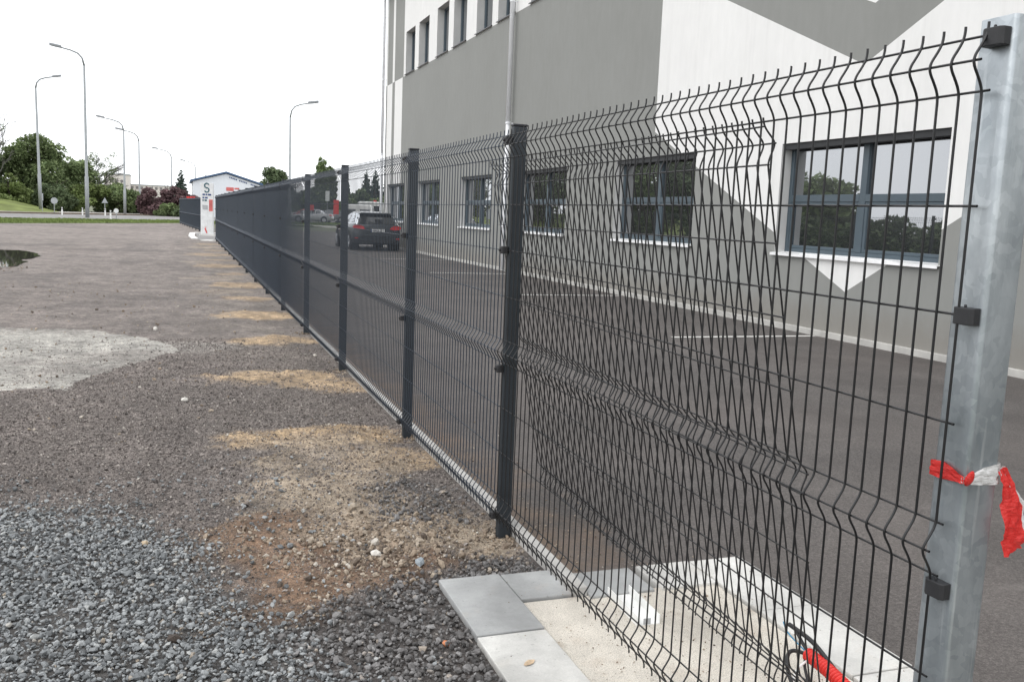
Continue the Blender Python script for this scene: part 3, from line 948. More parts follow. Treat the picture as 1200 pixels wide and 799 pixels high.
lf = leafb.build('dry_leaf', M['leaf'], smooth=True)
lf.scale = (.75, .75, .5)
lf.location = (-0.285, -1.185, 0.025); lf.rotation_euler = (0, 0, .5)
tag(lf, 'curled tan dry leaf lying on the pale paving slab', 'leaf')

# ------------------------------------------------------------------ welded mesh fence
H_WIRES = [(1.78, 0), (1.735, -.026), (1.685, 0), (1.485, 0), (1.29, 0), (1.09, 0), (.90, 0), (.85, -.026), (.80, 0), (.60, 0), (.40, 0), (.20, 0), (.15, -.026), (.103, 0)]


def fold(z, full=True):
    if full:
        up = [(0, .060), (-.0005, .053), (-.0020, .046), (-.0050, .0385), (-.0098, .030), (-.0152, .0215), (-.0196, .0150), (-.0226, .0095), (-.0244, .0045)]
        return [(x, z + d) for x, d in up] + [(-.0250, z)] + [(x, z - d) for x, d in reversed(up)]
    return [(0, z + .05), (-.025, z), (0, z - .05)]


def wire_path(full=True):
    p = [(0, 1.802)]
    for z in (1.735, .85, .15):
        p += fold(z, full)
    p += [(0, .086)]
    return p


def v_wire_arrays(ys, full=True, r=.0028, n=6):
    path = np.array(wire_path(full))
    m = len(path)
    t = np.gradient(path, axis=0); t /= np.linalg.norm(t, axis=1, keepdims=True)
    nx, nz = -t[:, 1], t[:, 0]
    an = np.arange(n) / n * 2 * math.pi
    ring = np.stack([path[:, None, 0] + np.cos(an)[None] * r * nx[:, None],
                     np.broadcast_to(np.sin(an)[None] * r, (m, n)),
                     path[:, None, 1] + np.cos(an)[None] * r * nz[:, None]], -1)
    i = np.arange(m * n).reshape(m, n)
    j = np.roll(i, -1, axis=1)
    F = np.stack([i[:-1], i[1:], j[1:], j[:-1]], -1).reshape(-1, 4)
    if n == 4:
        F = np.concatenate([F, [[0, 1, 2, 3]]])
    V = ring.reshape(-1, 3)
    ys = np.asarray(ys, float)
    VV = V[None] + np.stack([np.zeros_like(ys), ys, np.zeros_like(ys)], 1)[:, None]
    FF = F[None] + (np.arange(len(ys)) * len(V))[:, None, None]
    return VV.reshape(-1, 3), FF.reshape(-1, 4)


def h_wire_arrays(L, r=.0027, n=6, which=None):
    an = np.arange(n) / n * 2 * math.pi
    Vs, Fs, c = [], [], 0
    for k, (z, x) in enumerate(H_WIRES):
        if which is not None and k != which:
            continue
        V = np.array([[x + .0050 + math.cos(a) * r, y, z + math.sin(a) * r] for y in (-.012, L + .012) for a in an])
        F = np.array([[c + q, c + (q + 1) % n, c + n + (q + 1) % n, c + n + q] for q in range(n)])
        Vs.append(V); Fs.append(F); c += 2 * n
    return np.concatenate(Vs), np.concatenate(Fs)


def joined_panel(name, L, full, r=.0028, n=5, ragged=False):
    nw = int(round(L / .05)) + 1
    ys = np.linspace(0, L, nw)
    v1, f1 = v_wire_arrays(ys, full, r, n)
    v2, f2 = h_wire_arrays(L, r, n)
    return fast_mesh(name, np.concatenate([v1, v2]), np.concatenate([f1, f2 + len(v1)]), M['fence'], True)


fence = empty('mesh_fence', (0, 0, 0), label='long dark grey welded mesh fence running along the dirt lot', cat='fence')
L1 = 1.882
SP = 2.52
POSTS = [0.0, L1] + [L1 + SP * i for i in range(1, 14)]

# post with cap and clips
pm = MB(); pm.box(-.030, .030, -.020, .020, -.25, 1.815)
post_me = pm.mesh('fence_post', M['post'])
cm = MB(); cm.box(-.0315, .0315, -.0215, .0215, 1.8155, 1.826)
cap_me = cm.mesh('post_cap', M['cap'])
cb = MB()
cb.prism([(-.019, -.022), (-.015, -.027), (.015, -.027), (.019, -.022), (.019, .004), (-.019, .004)], -.016, .016, 'z')
cb.v = [(b_, a_, z_) for a_, b_, z_ in cb.v]
cb.tube([(-.034, 0, 0), (-.026, 0, 0)], .007, 8)
clip_me = cb.mesh('panel_clip', M['clip'])


def bev(o, wdt):
    m = o.modifiers.new("bevel", 'BEVEL'); m.width = wdt; m.segments = 2; m.limit_method = 'ANGLE'
    return o


for k, y in enumerate(POSTS):
    p = link('fence_post', post_me, fence); p.location = (.040, y, random.uniform(-.003, .003) if k else 0); p.rotation_euler = (random.uniform(-.003, .003), random.uniform(-.002, .002), random.uniform(-.02, .02))
    bev(p, .004)
    c = link('post_cap', cap_me, p); bev(c, .003)
    for z in (1.757, 1.291, .772, .106):
        q = link('panel_clip', clip_me, p); q.location = (-.036, .004, z)
        bev(q, .003)

# near panel: every wire an object of its own
NEAR0, NEARL = -2.465, 2.45
panel = link('fence_panel', fast_mesh('fence_panel', *h_wire_arrays(NEARL, .0024, 8), M['wire'], True), fence)
panel.location = (0, NEAR0, 0)
vw_me = fast_mesh('vertical_wire', *v_wire_arrays([0.0], True, .0025, 8), M['wire'], True)
for i in range(50):
    o = link('vertical_wire', vw_me, panel); o.location = (random.uniform(-.0004, .0004), i * .05 + random.uniform(-.0006, .0006), random.uniform(-.0008, .0008))
pan_cut = joined_panel('fence_panel', L1 - .05, True, .0027)
pan_full = joined_panel('fence_panel', 2.47, True)
pan_far = joined_panel('fence_panel', 2.47, True, .0028, 6)
for k in range(len(POSTS) - 1):
    me = pan_cut if k == 0 else (pan_full if k < 4 else pan_far)
    o = link('fence_panel', me, fence); o.location = (random.uniform(-.0006, .0006), POSTS[k] + .025, random.uniform(-.004, .004)); o.rotation_euler = (random.uniform(-.001, .001), random.uniform(-.001, .001), 0)

# the far fence beyond the entrance sign
fence2 = empty('mesh_fence', (-.25, 46.3, 0), math.atan2(1.10, 20.0), label='short far stretch of dark mesh fence beyond the entrance sign column', cat='fence')
for k in range(9):
    p = link('fence_post', post_me, fence2); p.location = (.040, k * SP, 0)
    if k < 8:
        o = link('fence_panel', pan_far, fence2); o.location = (0, k * SP + .025, 0)

# loose panel leaning on the inside of the fence
lean = empty('leaning_fence_panel', (0.385, -1.775, 0.010), label='loose dark mesh panel leaning against the inside of the near fence panel', cat='fence panel')
yawl, tl = -0.040, -0.205
lean.matrix_world = Matrix.Translation((0.405, -1.757, 0.012)) @ Matrix.Rotation(yawl, 4, 'Z') @ Matrix.Rotation(tl, 4, 'Y')
for i in range(50):
    o = link('vertical_wire', vw_me, lean)
    o.location = (0, i * .05, -.073); o.rotation_euler = (0, 0, math.pi)
for k in range(14):
    v, f = h_wire_arrays(2.45, .0024, 8, k)
    v = v * np.array([-1, 1, 1]); f = f[:, ::-1]
    o = link('horizontal_wire', fast_mesh('horizontal_wire', v, f, M['wire'], True), lean); o.location = (0, 0, -.073)

# thick galvanised post at the right end
gp = MB()
x0, x1, y0, y1, rr = .020, .098, -2.503, -2.425, .009
ringp = []
for cx, cy, a0 in ((x1 - rr, y1 - rr, 0), (x0 + rr, y1 - rr, 90), (x0 + rr, y0 + rr, 180), (x1 - rr, y0 + rr, 270)):
    for s in range(6):
        a = R(a0 + s * 18); ringp.append((cx + rr * math.cos(a), cy + rr * math.sin(a)))
gp.loft([[(a, b, z) for a, b in ringp] for z in (-.3, .4, .9, 1.4, 1.812)], cap=False)
gp.f.append(tuple(len(gp.v) - 24 + j for j in range(24)))
gpost = gp.build('gate_post', M['galv'])
for p_ in gpost.data.polygons[:-1]:
    p_.use_smooth = True
bev(gpost, .0015)
tag(gpost, 'thick galvanised steel post at the right end of the mesh fence', 'post')
cb2 = MB()
prof = [(-.026, .004), (-.027, -.012), (-.021, -.0185), (.010, -.020), (.018, -.014), (.019, .004)]
cb2.prism(prof, -.0155, .0155, 'z')
cb2.v = [(b_, a_, z_) for a_, b_, z_ in cb2.v]
cb2.tube([(-.009, -.003, .015), (-.009, -.003, .021)], .003, 6)
for z in (1.775, 1.289, .775):
    o = cb2.build('panel_clip', M['clip'], gpost); o.location = (.016, -2.470, z); bev(o, .003)

# barrier tape knotted round the post
tape = empty('barrier_tape', (.02, -2.50, 1.0), label='red and white barrier tape knotted around the galvanised post', cat='tape')
def ribbon(pts, name, mat, amp=.004, sub=18):
    """pts: list of (centre, half-width vector)"""
    b = MB(); rings = []
    seg = len(pts) - 1
    for i in range(seg * sub + 1):
        t = i / sub; a = min(int(t), seg - 1); f = t - a
        f2 = f
        c = Vector(pts[a][0]).lerp(Vector(pts[a + 1][0]), f2); h = Vector(pts[a][1]).lerp(Vector(pts[a + 1][1]), f2)
        d = Vector(pts[a + 1][0]) - Vector(pts[a][0]); nn = d.cross(h).normalized() if d.cross(h).length > 1e-9 else Vector((0, -1, 0))
        row = []
        for j in range(9):
            s = j / 4 - 1
            off = amp * math.sin(s * 7 + i * .13 + math.sin(i * .37) * .9) * (0.45 + .55 * math.sin(i * .21 + j))
            row.append(tuple(c + h * s + nn * off - Vector((.02, -2.50, 1.0))))
        rings.append(row)
    b.loft(rings, closed=False, cap=False)
    return b.build(name, mat, tape, smooth=True)
ribbon([((.060, -2.4225, .995), (0, 0, .012)), ((.0165, -2.421, .995), (0, 0, .014)), ((.0145, -2.455, .997), (0, 0, .017)), ((.0145, -2.482, .995), (0, 0, .011)), ((.0145, -2.503, .991), (0, 0, .006))], 'red_band', M['tape_red'], .0024)
ribbon([((.0140, -2.498, .991), (0, 0, .006)), ((.030, -2.5085, .994), (0, 0, .010)), ((.060, -2.5085, .998), (0, 0, .017)), ((.090, -2.508, 1.0), (0, 0, .020)), ((.102, -2.500, 1.0), (0, 0, .019)), ((.1025, -2.45, .998), (0, 0, .015))], 'white_band', M['tape_white'], .0026)
kn = MB()
kn.loft([[(.0 + .008 * math.cos(a) * s, -.006 + .006 * math.sin(a) * s - .002 * i, -.002 - .016 + i * .006) for a in np.linspace(0, 2 * math.pi, 10, endpoint=False)] for i, s in enumerate((.4, .9, 1.1, 1.0, .8, .3))])
kn.build('knot', M['tape_red'], tape, smooth=True)
ribbon([((.100, -2.505, 1.008), (.009, 0, .004)), ((0.116, -2.512, .980), (.018, .003, 0)), ((0.125, -2.516, .940), (.022, -.004, 0)), ((0.132, -2.518, .900), (.025, .005, 0)), ((0.138, -2.516, .870), (.027, -.003, 0)), ((0.145, -2.512, .846), (.023, .004, .006))], 'red_tail', M['tape_red'], .0045)
ribbon([((.102, -2.502, 1.010), (.008, 0, .003)), ((.116, -2.506, .985), (.010, .004, .003)), ((0.148, -2.508, .945), (.013, -.003, 0)), ((0.160, -2.506, .905), (.015, .005, 0)), ((0.168, -2.504, .880), (.016, 0, 0)), ((0.170, -2.503, .862), (.006, 0, 0))], 'white_tail', M['tape_white'], .004)

# red corrugated conduit and cables lying on the foundation
cd = empty('cable_conduit', (.52, -1.6, .03), label='red corrugated cable conduit with black cables lying on the gate foundation', cat='conduit')
ctr = [Vector((.540 - .02 * t * t, -1.500 - .42 * t, .098 - .08 * t * t)) for t in np.linspace(0, 1, 144)]
b = MB()
b.tube([p - Vector((.52, -1.6, .03)) for p in ctr], [.0185 + (.0040, .0040, .0, -.0040)[i % 4] for i in range(144)], 16, cap=True)
b.build('conduit', M['conduit'], cd)
def cable(pts, r, name, mat):
    b = MB(); P_ = [Vector(p) for p in pts]; out = []
    for i in range(len(P_) - 1):
        p0, p1, p2, p3 = P_[max(i - 1, 0)], P_[i], P_[i + 1], P_[min(i + 2, len(P_) - 1)]
        for s in np.linspace(0, 1, 10, endpoint=False):
            out.append(.5 * (2 * p1 + (p2 - p0) * s + (2 * p0 - 5 * p1 + 4 * p2 - p3) * s * s + (3 * p1 - p0 - 3 * p2 + p3) * s ** 3) - Vector((.52, -1.6, .03)))
    out.append(P_[-1] - Vector((.52, -1.6, .03)))
    b.tube(out, r, 8)
    return b.build(name, mat, cd, smooth=True)
cable([(.543, -1.39, .150), (.548, -1.42, .146), (.556, -1.50, .135), (.556, -1.60, .10), (.55, -1.72, .06), (.53, -1.85, .02)], .0075, 'cable', M['black'])
cable([(.546, -1.425, .142), (.546, -1.45, .125), (.544, -1.475, .112), (.542, -1.51, .10)], .0055, 'cable', M['black'])
cable([(.54, -1.50, .098), (.50, -1.475, .105), (.46, -1.50, .100), (.425, -1.56, .075), (.41, -1.64, .04), (.43, -1.74, .022), (.48, -1.82, .02)], .0065, 'cable', M['black'])
cable([(.54, -1.51, .095), (.52, -1.51, .08), (.50, -1.55, .055), (.48, -1.6, .035), (.46, -1.75, .022)], .005, 'cable', M['black'])
cable([(.54, -1.50, .10), (.530, -1.44, .12), (.520, -1.41, .14), (.516, -1.395, .165)], .0022, 'blue_wire', M['bluewire'])
cable([(.54, -1.51, .09), (.48, -1.53, .075), (.43, -1.57, .05), (.39, -1.62, .018), (.36, -1.68, .016)], .004, 'white_wire', M['white_paint'])

# short white channel profile lying on the foundation
ch = empty('steel_channel', (.245, -.875, .012), R(-3), label='short white metal channel profile lying on the gate foundation', cat='channel')
b = MB(); b.box(-.045, .045, -.135, .135, 0.0, .003)
b.build('web', M['white_paint'], ch)
for sx in (-.045, .0425):
    b = MB(); b.box(sx, sx + .0025, -.135, .135, .0032, .035); b.build('flange', M['white_paint'], ch)
b = MB(); b.box(-.020, .008, -.1365, -.1352, .004, .026); b.build('end_slot', M['greyprint'], ch)

# ------------------------------------------------------------------ the painted building
BX = 6.85
bld = empty('commercial_building', (BX, 16, 0), label='white commercial building with large grey painted shapes behind the fence', cat='building')
Bo = Vector((BX, 16, 0))
LOW = [(-6.9, -3.85, 1.09, 2.635), (-1.4, 1.65, 1.09, 2.635), (4.47, 7.57, 1.09, 2.635), (9.92, 12.95, 1.09, 2.635), (15.42, 18.48, 1.09, 2.61), (20.68, 23.74, 1.09, 2.60), (26.17, 29.2, 1.09, 2.59), (31.36, 34.5, 1.09, 2.58)]
UP = [(30.18, 31.63), (28.15, 29.6), (25.66, 27.08), (23.66, 25.08), (21.2, 22.65), (19.3, 20.7), (16.75, 18.2), (14.75, 16.2), (12.3, 13.72), (10.3, 11.72), (7.85, 9.28), (5.85, 7.28), (3.4, 4.83), (1.4, 2.83)]
WIN = [(a, b_, c, d, 'low') for a, b_, c, d in LOW] + [(a, b_, 6.68, 8.25, 'up') for a, b_ in UP]
YB0, YB1, ZTOP = -14.0, 35.15, 10.4
ysb = sorted({YB0, YB1} | {v for w_ in WIN for v in w_[:2]})
zsb = sorted({-.2, ZTOP, 5.0} | {v for w_ in WIN for v in w_[2:4]})
wall = MB()
for i in range(len(ysb) - 1):
    for j in range(len(zsb) - 1):
        yc, zc = (ysb[i] + ysb[i + 1]) / 2, (zsb[j] + zsb[j + 1]) / 2
        if any(a < yc < b_ and c < zc < d for a, b_, c, d, _ in WIN):
            continue
        wall.quadface(*[(0, y - 16, z) for y, z in ((ysb[i], zsb[j]), (ysb[i], zsb[j + 1]), (ysb[i + 1], zsb[j + 1]), (ysb[i + 1], zsb[j]))])
# other sides
wall.quadface((0, YB1 - 16, -.2), (0, YB1 - 16, ZTOP), (14, YB1 - 16, ZTOP), (14, YB1 - 16, -.2))
wall.quadface((0, YB0 - 16, -.2), (14, YB0 - 16, -.2), (14, YB0 - 16, ZTOP), (0, YB0 - 16, ZTOP))
wall.quadface((14, YB0 - 16, -.2), (14, YB1 - 16, -.2), (14, YB1 - 16, ZTOP), (14, YB0 - 16, ZTOP))
wall.build('facade_wall', M['facade'], bld)
b = MB(); b.box(-.25, 14.3, YB0 - 16.3, YB1 - 15.8, ZTOP, ZTOP + .18); b.build('roof', M['darksill'], bld)
b = MB(); b.box(-.06, -.001, YB0 - 16, YB1 - 16, 0.0, .085); b.build('wall_foot', M['plinth'], bld, bevel=.006)

for a, b_, c, d, kind in WIN:
    D = .20 if kind == 'low' else .26
    rv = MB()                        # plastered reveal, then frame, panes, sill
    rv.quadface((0, a - 16, c), (0, a - 16, d), (D + .1, a - 16, d), (D + .1, a - 16, c))
    rv.quadface((0, b_ - 16, c), (D + .1, b_ - 16, c), (D + .1, b_ - 16, d), (0, b_ - 16, d))
    rv.quadface((0, a - 16, d), (0, b_ - 16, d), (D + .1, b_ - 16, d), (D + .1, a - 16, d))
    rv.quadface((0, a - 16, c), (D + .1, a - 16, c), (D + .1, b_ - 16, c), (0, b_ - 16, c))
    win = rv.build('window', M['reveal'], bld)
    fr = MB()
    t = .065
    fr.box(D - .03, D + .04, a - 16 + .001, a - 16 + t, c + .001, d - .001)
    fr.box(D - .03, D + .04, b_ - 16 - t, b_ - 16 - .001, c + .001, d - .001)
    fr.box(D - .03, D + .04, a - 16 + t, b_ - 16 - t, c + .001, c + t)
    fr.box(D - .03, D + .04, a - 16 + t, b_ - 16 - t, d - t, d - .001)
    panes = []
    if kind == 'low':
        m = (a + b_) / 2 - 16
        zt = c + .50 * (d - c)
        fr.box(D - .032, D + .04, m - .055, m + .055, c + t, d - t)
        for ya, yb in ((a - 16 + t, m - .055), (m + .055, b_ - 16 - t)):
            fr.box(D - .031, D + .04, ya, yb, zt - .05, zt + .05)
            # opening sash below the transom
            s = .045
            fr.box(D - .022, D + .03, ya, ya + s, c + t, zt - .05); fr.box(D - .022, D + .03, yb - s, yb, c + t, zt - .05)
            fr.box(D - .021, D + .03, ya + s, yb - s, c + t, c + t + s); fr.box(D - .021, D + .03, ya + s, yb - s, zt - .05 - s, zt - .05)
            panes += [(ya + s, yb - s, c + t + s, zt - .05 - s), (ya, yb, zt + .05, d - t)]
    else:
        panes = [(a - 16 + t, b_ - 16 - t, c + t, d - t)]
    fr.build('frame', M['frame'], win, bevel=.006, segs=1)
    for ya, yb, za, zb in panes:
        g = MB(); g.quadface((D + .012, ya - .003, za - .003), (D + .012, ya - .003, zb + .003), (D + .012, yb + .003, zb + .003), (D + .012, yb + .003, za - .003))
        g.build('pane', M['glass'], win)
    if kind == 'low':
        g = MB(); g.box(.03, D - .032, a - 16 + .003, b_ - 16 - .003, d - .085, d - .002); g.build('shutter_casing', M['casing'], win)
        g = MB(); g.prism([(-.055, c - .045), (-.055, c - .010), (D - .034, c + .012), (D - .034, c + .002), (-.045, c - .020), (-.045, c - .045)], a - 16 - .035, b_ - 16 + .035, 'y')
        g.build('sill', M['sill'], win)
    else:
        g = MB(); g.prism([(-.05, c - .035), (-.05, c - .006), (D - .034, c + .012), (D - .034, c + .002), (-.04, c - .015), (-.04, c - .035)], a - 16 - .03, b_ - 16 + .03, 'y')
        g.build('sill', M['darksill'], win)


def downpipe(y):
    b = MB()
    b.tube([(-.14, y - 16, .05), (-.14, y - 16, 3.85)], .056, 14)
    b.tube([(-.14, y - 16, 3.86), (-.14, y - 16, ZTOP - .25), (-.2, y - 16, ZTOP + .02)], .062, 14)
    o = b.build('downpipe', M['pipe'], bld, smooth=True)
    for z in (1.2, 3.85, 6.9, 9.4):
        c = MB(); c.tube([(-.14, y - 16, z - .02), (-.14, y - 16, z + .02)], .072, 14); c.box(-.10, -.002, y - 16 - .012, y - 16 + .012, z - .012, z + .012)
        c.build('bracket', M['pipe'], o)


downpipe(19.15); downpipe(35.35 - .28); downpipe(2.0)
b = MB(); b.tube([(-.32, YB0 - 16, ZTOP + .02), (-.32, YB1 - 15.9, ZTOP + .02)], .085, 12); b.build('gutter', M['pipe'], bld, smooth=True)

# ------------------------------------------------------------------ vehicles
def car(name, loc, rz, paint, label, style='wagon', group=None, detail=True, plate=None):
    """rear faces -Y in local space, origin on the ground under the rear bumper centre"""
    root = empty(name, loc, rz, label=label, cat='car', group=group)
    Lc, W = 4.5, 0.905
    # lower body: stations along y: (y, half width, bottom z, belt z)
    st = [(0.00, .70, .42, .62), (.03, .80, .30, .86), (.10, .868, .27, .955), (.30, .895, .24, .985), (.8, .905, .20, .975), (1.6, .905, .19, .945),
          (2.6, .905, .19, .925), (3.2, .90, .20, .905), (3.7, .89, .21, .86), (4.15, .855, .23, .78), (4.38, .78, .27, .68), (4.48, .64, .34, .56)]
    rings = []
    for y, hw, zb, zt in st:
        h = zt - zb
        half = [(0, zb), (hw * .82, zb), (hw * .95, zb + .10 * h), (hw, zb + .36 * h), (hw * 1.0, zb + .60 * h), (hw * .975, zb + .80 * h), (hw * .925, zb + .95 * h), (hw * .80, zt), (0, zt + .015)]
        ring = [(x, y, z) for x, z in half] + [(-x, y, z) for x, z in reversed(half[1:-1])]
        rings.append(ring)
    b = MB(); b.loft(rings)
    body = b.build('body', paint, root, smooth=True)
    # greenhouse
    rear = {'wagon': .16, 'hatch': .22, 'saloon': .95}[style]
    gs = [(rear, .78, .93, .96), (rear + .16, .76, .93, 1.16), (rear + .36, .735, .93, 1.335), (rear + .62, .70, .92, 1.385), (rear + 1.2, .69, .92, 1.405), (2.3, .68, .91, 1.40), (2.75, .68, .90, 1.335), (3.1, .70, .90, 1.15), (3.42, .74, .88, .92)]
    rg = []
    for y, hw, zb, zt in gs:
        rw = hw - .145 * (zt - zb) / .47
        half = [(0, zb), (hw + .03, zb), (hw + .02, zb + .02), (rw + .02, zt - .04), (rw - .05, zt), (0, zt + .018)]
        rg.append([(x, y, z) for x, z in half] + [(-x, y, z) for x, z in reversed(half[1:-1])])
    b = MB(); b.loft(rg)
    b.build('side_windows', M['carglass'], root)
    # roof skin and pillars in body colour
    rf = MB(); rows = []
    for y, hw, zb, zt in gs[2:7]:
        rw = hw - .145 * (zt - zb) / .47
        rows.append([(x, y, z) for x, z in ((-rw - .024, zt - .055), (-rw - .018, zt - .03), (-rw + .045, zt + .010), (-.35, zt + .026), (0, zt + .030), (.35, zt + .026), (rw - .045, zt + .010), (rw + .018, zt - .03), (rw + .024, zt - .055))])
    rf.loft(rows, closed=False, cap=False)
    rf.build('roof', paint, root, smooth=True)
    pl = MB()
    for sx in (-1, 1):
        for (ya, za, ha), (yb, zb_, hb), wd in (((rear + .02, .94, .80), (rear + .36, 1.33, .645), .075), ((1.75, .93, .735), (1.72, 1.36, .575), .05), ((3.34, .92, .755), (2.72, 1.34, .595), .05), ((.98, .94, .745), (.92, 1.36, .585), .04)):
            pl.quadface((sx * (ha + .055), ya - wd, za), (sx * (ha + .055), ya + wd, za), (sx * (hb + .060), yb + wd, zb_), (sx * (hb + .060), yb - wd, zb_))
    pl.build('pillars', paint, root)
    # wheels
    for wx in (-1, 1):
        for wy in (.78, 3.55):
            ar = MB(); ar.tube([(wx * .60, wy, .33), (wx * .912, wy, .33)], .385, 24); ar.build('wheel_arch_shade', M['rubber'], root)  # black disc proud of the body, stands in for the shade inside the arch
            wb = MB()
            wb.loft([[(wx * xx, wy + rr_ * math.cos(t_), .318 + rr_ * math.sin(t_)) for t_ in np.linspace(0, 2 * math.pi, 24, endpoint=False)] for xx, rr_ in ((.66, .28), (.68, .315), (.74, .320), (.86, .320), (.905, .310), (.918, .28), (.918, .225))])
            wo_ = wb.build('wheel', M['rubber'], root, smooth=True)
            rb = MB(); rb.tube([(wx * .915, wy, .318), (wx * .922, wy, .318)], .215, 20); 
            for sp in range(5):
                a_ = sp * 2 * math.pi / 5
                rb.tube([(wx * .922, wy, .318), (wx * .926, wy + .2 * math.cos(a_), .318 + .2 * math.sin(a_))], .024, 6)
            rb.build('rim', M['rim'], wo_)
    # rear end
    if style == 'wagon':
        tg = MB(); tg.loft([[(-.70, rear - .012, .985), (.70, rear - .012, .985)], [(-.64, rear + .145, 1.165), (.64, rear + .145, 1.165)], [(-.575, rear + .315, 1.315), (.575, rear + .315, 1.315)]], closed=False, cap=False)
        tg.build('rear_window', M['carglass'], root, smooth=True)
        sp_ = MB(); sp_.prism([(-.60, 0), (-.56, .035), (.56, .035), (.60, 0)], rear + .22, rear + .46, 'y'); sp_.v = [(x, y, z + 1.345) for x, y, z in sp_.v]
        sp_.build('roof_spoiler', paint, root, bevel=.01)
    for sx in (-1, 1):
        tl_ = MB()
        outline = [(.46, .80), (.60, .775), (.80, .79), (.878, .83), (.872, .89), (.80, .925), (.62, .925), (.50, .875)]
        tl_.loft([[(sx * x, yy + (.05 * max(0, (x - .7) / .18)), z) for x, z in outline] for yy in (.16, -.004)])
        tl_.build('tail_light', M['taillight'], root)
        rf_ = MB(); rf_.box(sx * .72 - .10, sx * .72 + .10, .004, .03, .445, .475); rf_.build('reflector', M['taillight'], root)
        hl = MB(); hl.loft([[(sx * x, yy - .25 * max(0, (x - .5)), z) for x, z in ((.50, .60), (.80, .62), (.83, .70), (.58, .70))] for yy in (4.36, 4.47)]); hl.build('headlight', M['headlight'], root)
        mr = MB(); mr.loft([[(sx * (1.0 + .095 * math.cos(t_)), yy, 1.0 + .065 * math.sin(t_)) for t_ in np.linspace(0, 2 * math.pi, 12, endpoint=False)] for yy in (2.86, 2.90, 3.00)])
        mr.box(sx * .90 - .06, sx * .90 + .06, 2.90, 2.94, .955, .985)
        mr.build('mirror', paint, root, smooth=True)
        for yy in (1.25, 2.35):
            hd = MB(); hd.box(sx * .90 - .012, sx * .90 + .012, yy - .1, yy + .1, .80, .83); hd.build('door_handle', paint, root, bevel=.006)
    lip = MB(); lip.box(-.66, .66, -.025, .06, .50, .60); lip.build('bumper', paint, root, bevel=.03, segs=3)
    va = MB(); va.box(-.62, .62, -.006, .05, .285, .40); va.build('bumper_insert', M['rubber'], root, bevel=.02)
    if detail:
        pr_ = MB(); pr_.box(-.30, .30, .004, .05, .675, .80); pr_.build('plate_recess', M['rubber'], root, bevel=.01)
        pp = MB(); pp.box(-.26, .26, -.008, .003, .685, .795); plo = pp.build('number_plate', M['plate'], root, bevel=.004)
        bl = MB(); bl.box(-.26, -.222, -.0095, -.0082, .687, .793); bl.build('plate_band', M['blue'], plo)
        tx = bpy.data.curves.new('plate_text', 'FONT'); tx.body = plate; tx.size = .105; tx.align_x = 'CENTER'; tx.align_y = 'CENTER'; tx.extrude = .0008
        txo = bpy.data.objects.new('plate_text', tx); COL.objects.link(txo)
        bpy.context.view_layer.update()
        me = bpy.data.meshes.new_from_object(txo.evaluated_get(bpy.context.evaluated_depsgraph_get()))
        me.materials.clear(); me.materials.append(M['platechar'])
        bpy.data.objects.remove(txo)
        to = link('plate_text', me, plo); to.location = (.02, -.0100, .740); to.rotation_euler = (R(90), 0, 0)
        em = MB(); em.tube([(0, .075, .885), (0, .058, .885)], .036, 20); em.build('emblem', M['chrome'], root)
        ch_ = MB(); ch_.box(-.30, .30, .008, .04, .815, .832); ch_.build('tailgate_trim', M['chrome'], root, bevel=.004)
        for sx in (-.52, -.40):
            ex = MB(); ex.tube([(sx, .02, .30), (sx, .16, .30)], .034, 12); ex.build('exhaust', M['chrome'], root)
        wp = MB(); wp.tube([(0, rear - .03, 1.0), (-.34, rear + .035, 1.075)], .010, 6); wp.build('rear_wiper', M['rubber'], root)
    return root


car('parked_car', (5.47, 29.55, YZ), 0.0, M['paint_dark'], 'dark estate car parked beside the painted building, seen from behind', plate='6B1 8104')


def van(loc, rz, h, label, Lv=4.8):
    root = empty('delivery_van', loc, rz, label=label, cat='van', group='white vans beyond the parked dark car')
    b = MB()
    b.loft([[(x * sc_, y, z) for x, z in ((-.92, .35), (.92, .35), (.95, .9), (.93, zt - .25), (.84, zt), (-.84, zt), (-.93, zt - .25), (-.95, .9))] for y, zt, sc_ in ((0, h - .03, .97), (.12, h, 1), (Lv - 1.5, h, 1), (Lv - 1.0, h - .12, .97))])
    b.build('body', M['paint_white'], root, smooth=False, bevel=.03)
    b = MB(); b.loft([[(x, y, z) for x, z in ((-.88, .4), (.88, .4), (.9, zt - .1), (.78, zt), (-.78, zt), (-.9, zt - .1))] for y, zt in ((Lv - 1.0, 1.25), (Lv - .1, 1.05), (Lv, .9))])
    b.build('bonnet', M['paint_white'], root, bevel=.03)
    b = MB(); b.quadface((-.8, Lv - .98, h - .2), (.8, Lv - .98, h - .2), (.86, Lv - .62, 1.27), (-.86, Lv - .62, 1.27)); b.build('windscreen', M['carglass'], root)
    for sx in (-.45, .45):
        b = MB(); b.box(sx - .33, sx + .33, -.012, .02, 1.15, h - .3); b.build('rear_window', M['carglass'], root)
    for sx in (-1, 1):
        b = MB(); b.box(sx * .84 - .06, sx * .84 + .06, -.02, .05, .8, 1.15); b.build('tail_light', M['taillight'], root)
        for wy in (.9, Lv - .95):
            b = MB(); b.tube([(sx * .70, wy, .33), (sx * .965, wy, .33)], .33, 20); wo_ = b.build('wheel', M['rubber'], root)
            b = MB(); b.tube([(sx * .966, wy, .33), (sx * .974, wy, .33)], .2, 16); b.build('rim', M['rim'], wo_)
    return root


van((9.7, 57.0, YZ), R(-14), 1.85, 'smaller white van behind the dark estate car, nearer the fence')
van((12.0, 64.0, YZ), R(-8), 2.15, 'taller white van behind the dark estate car, nearer the building')

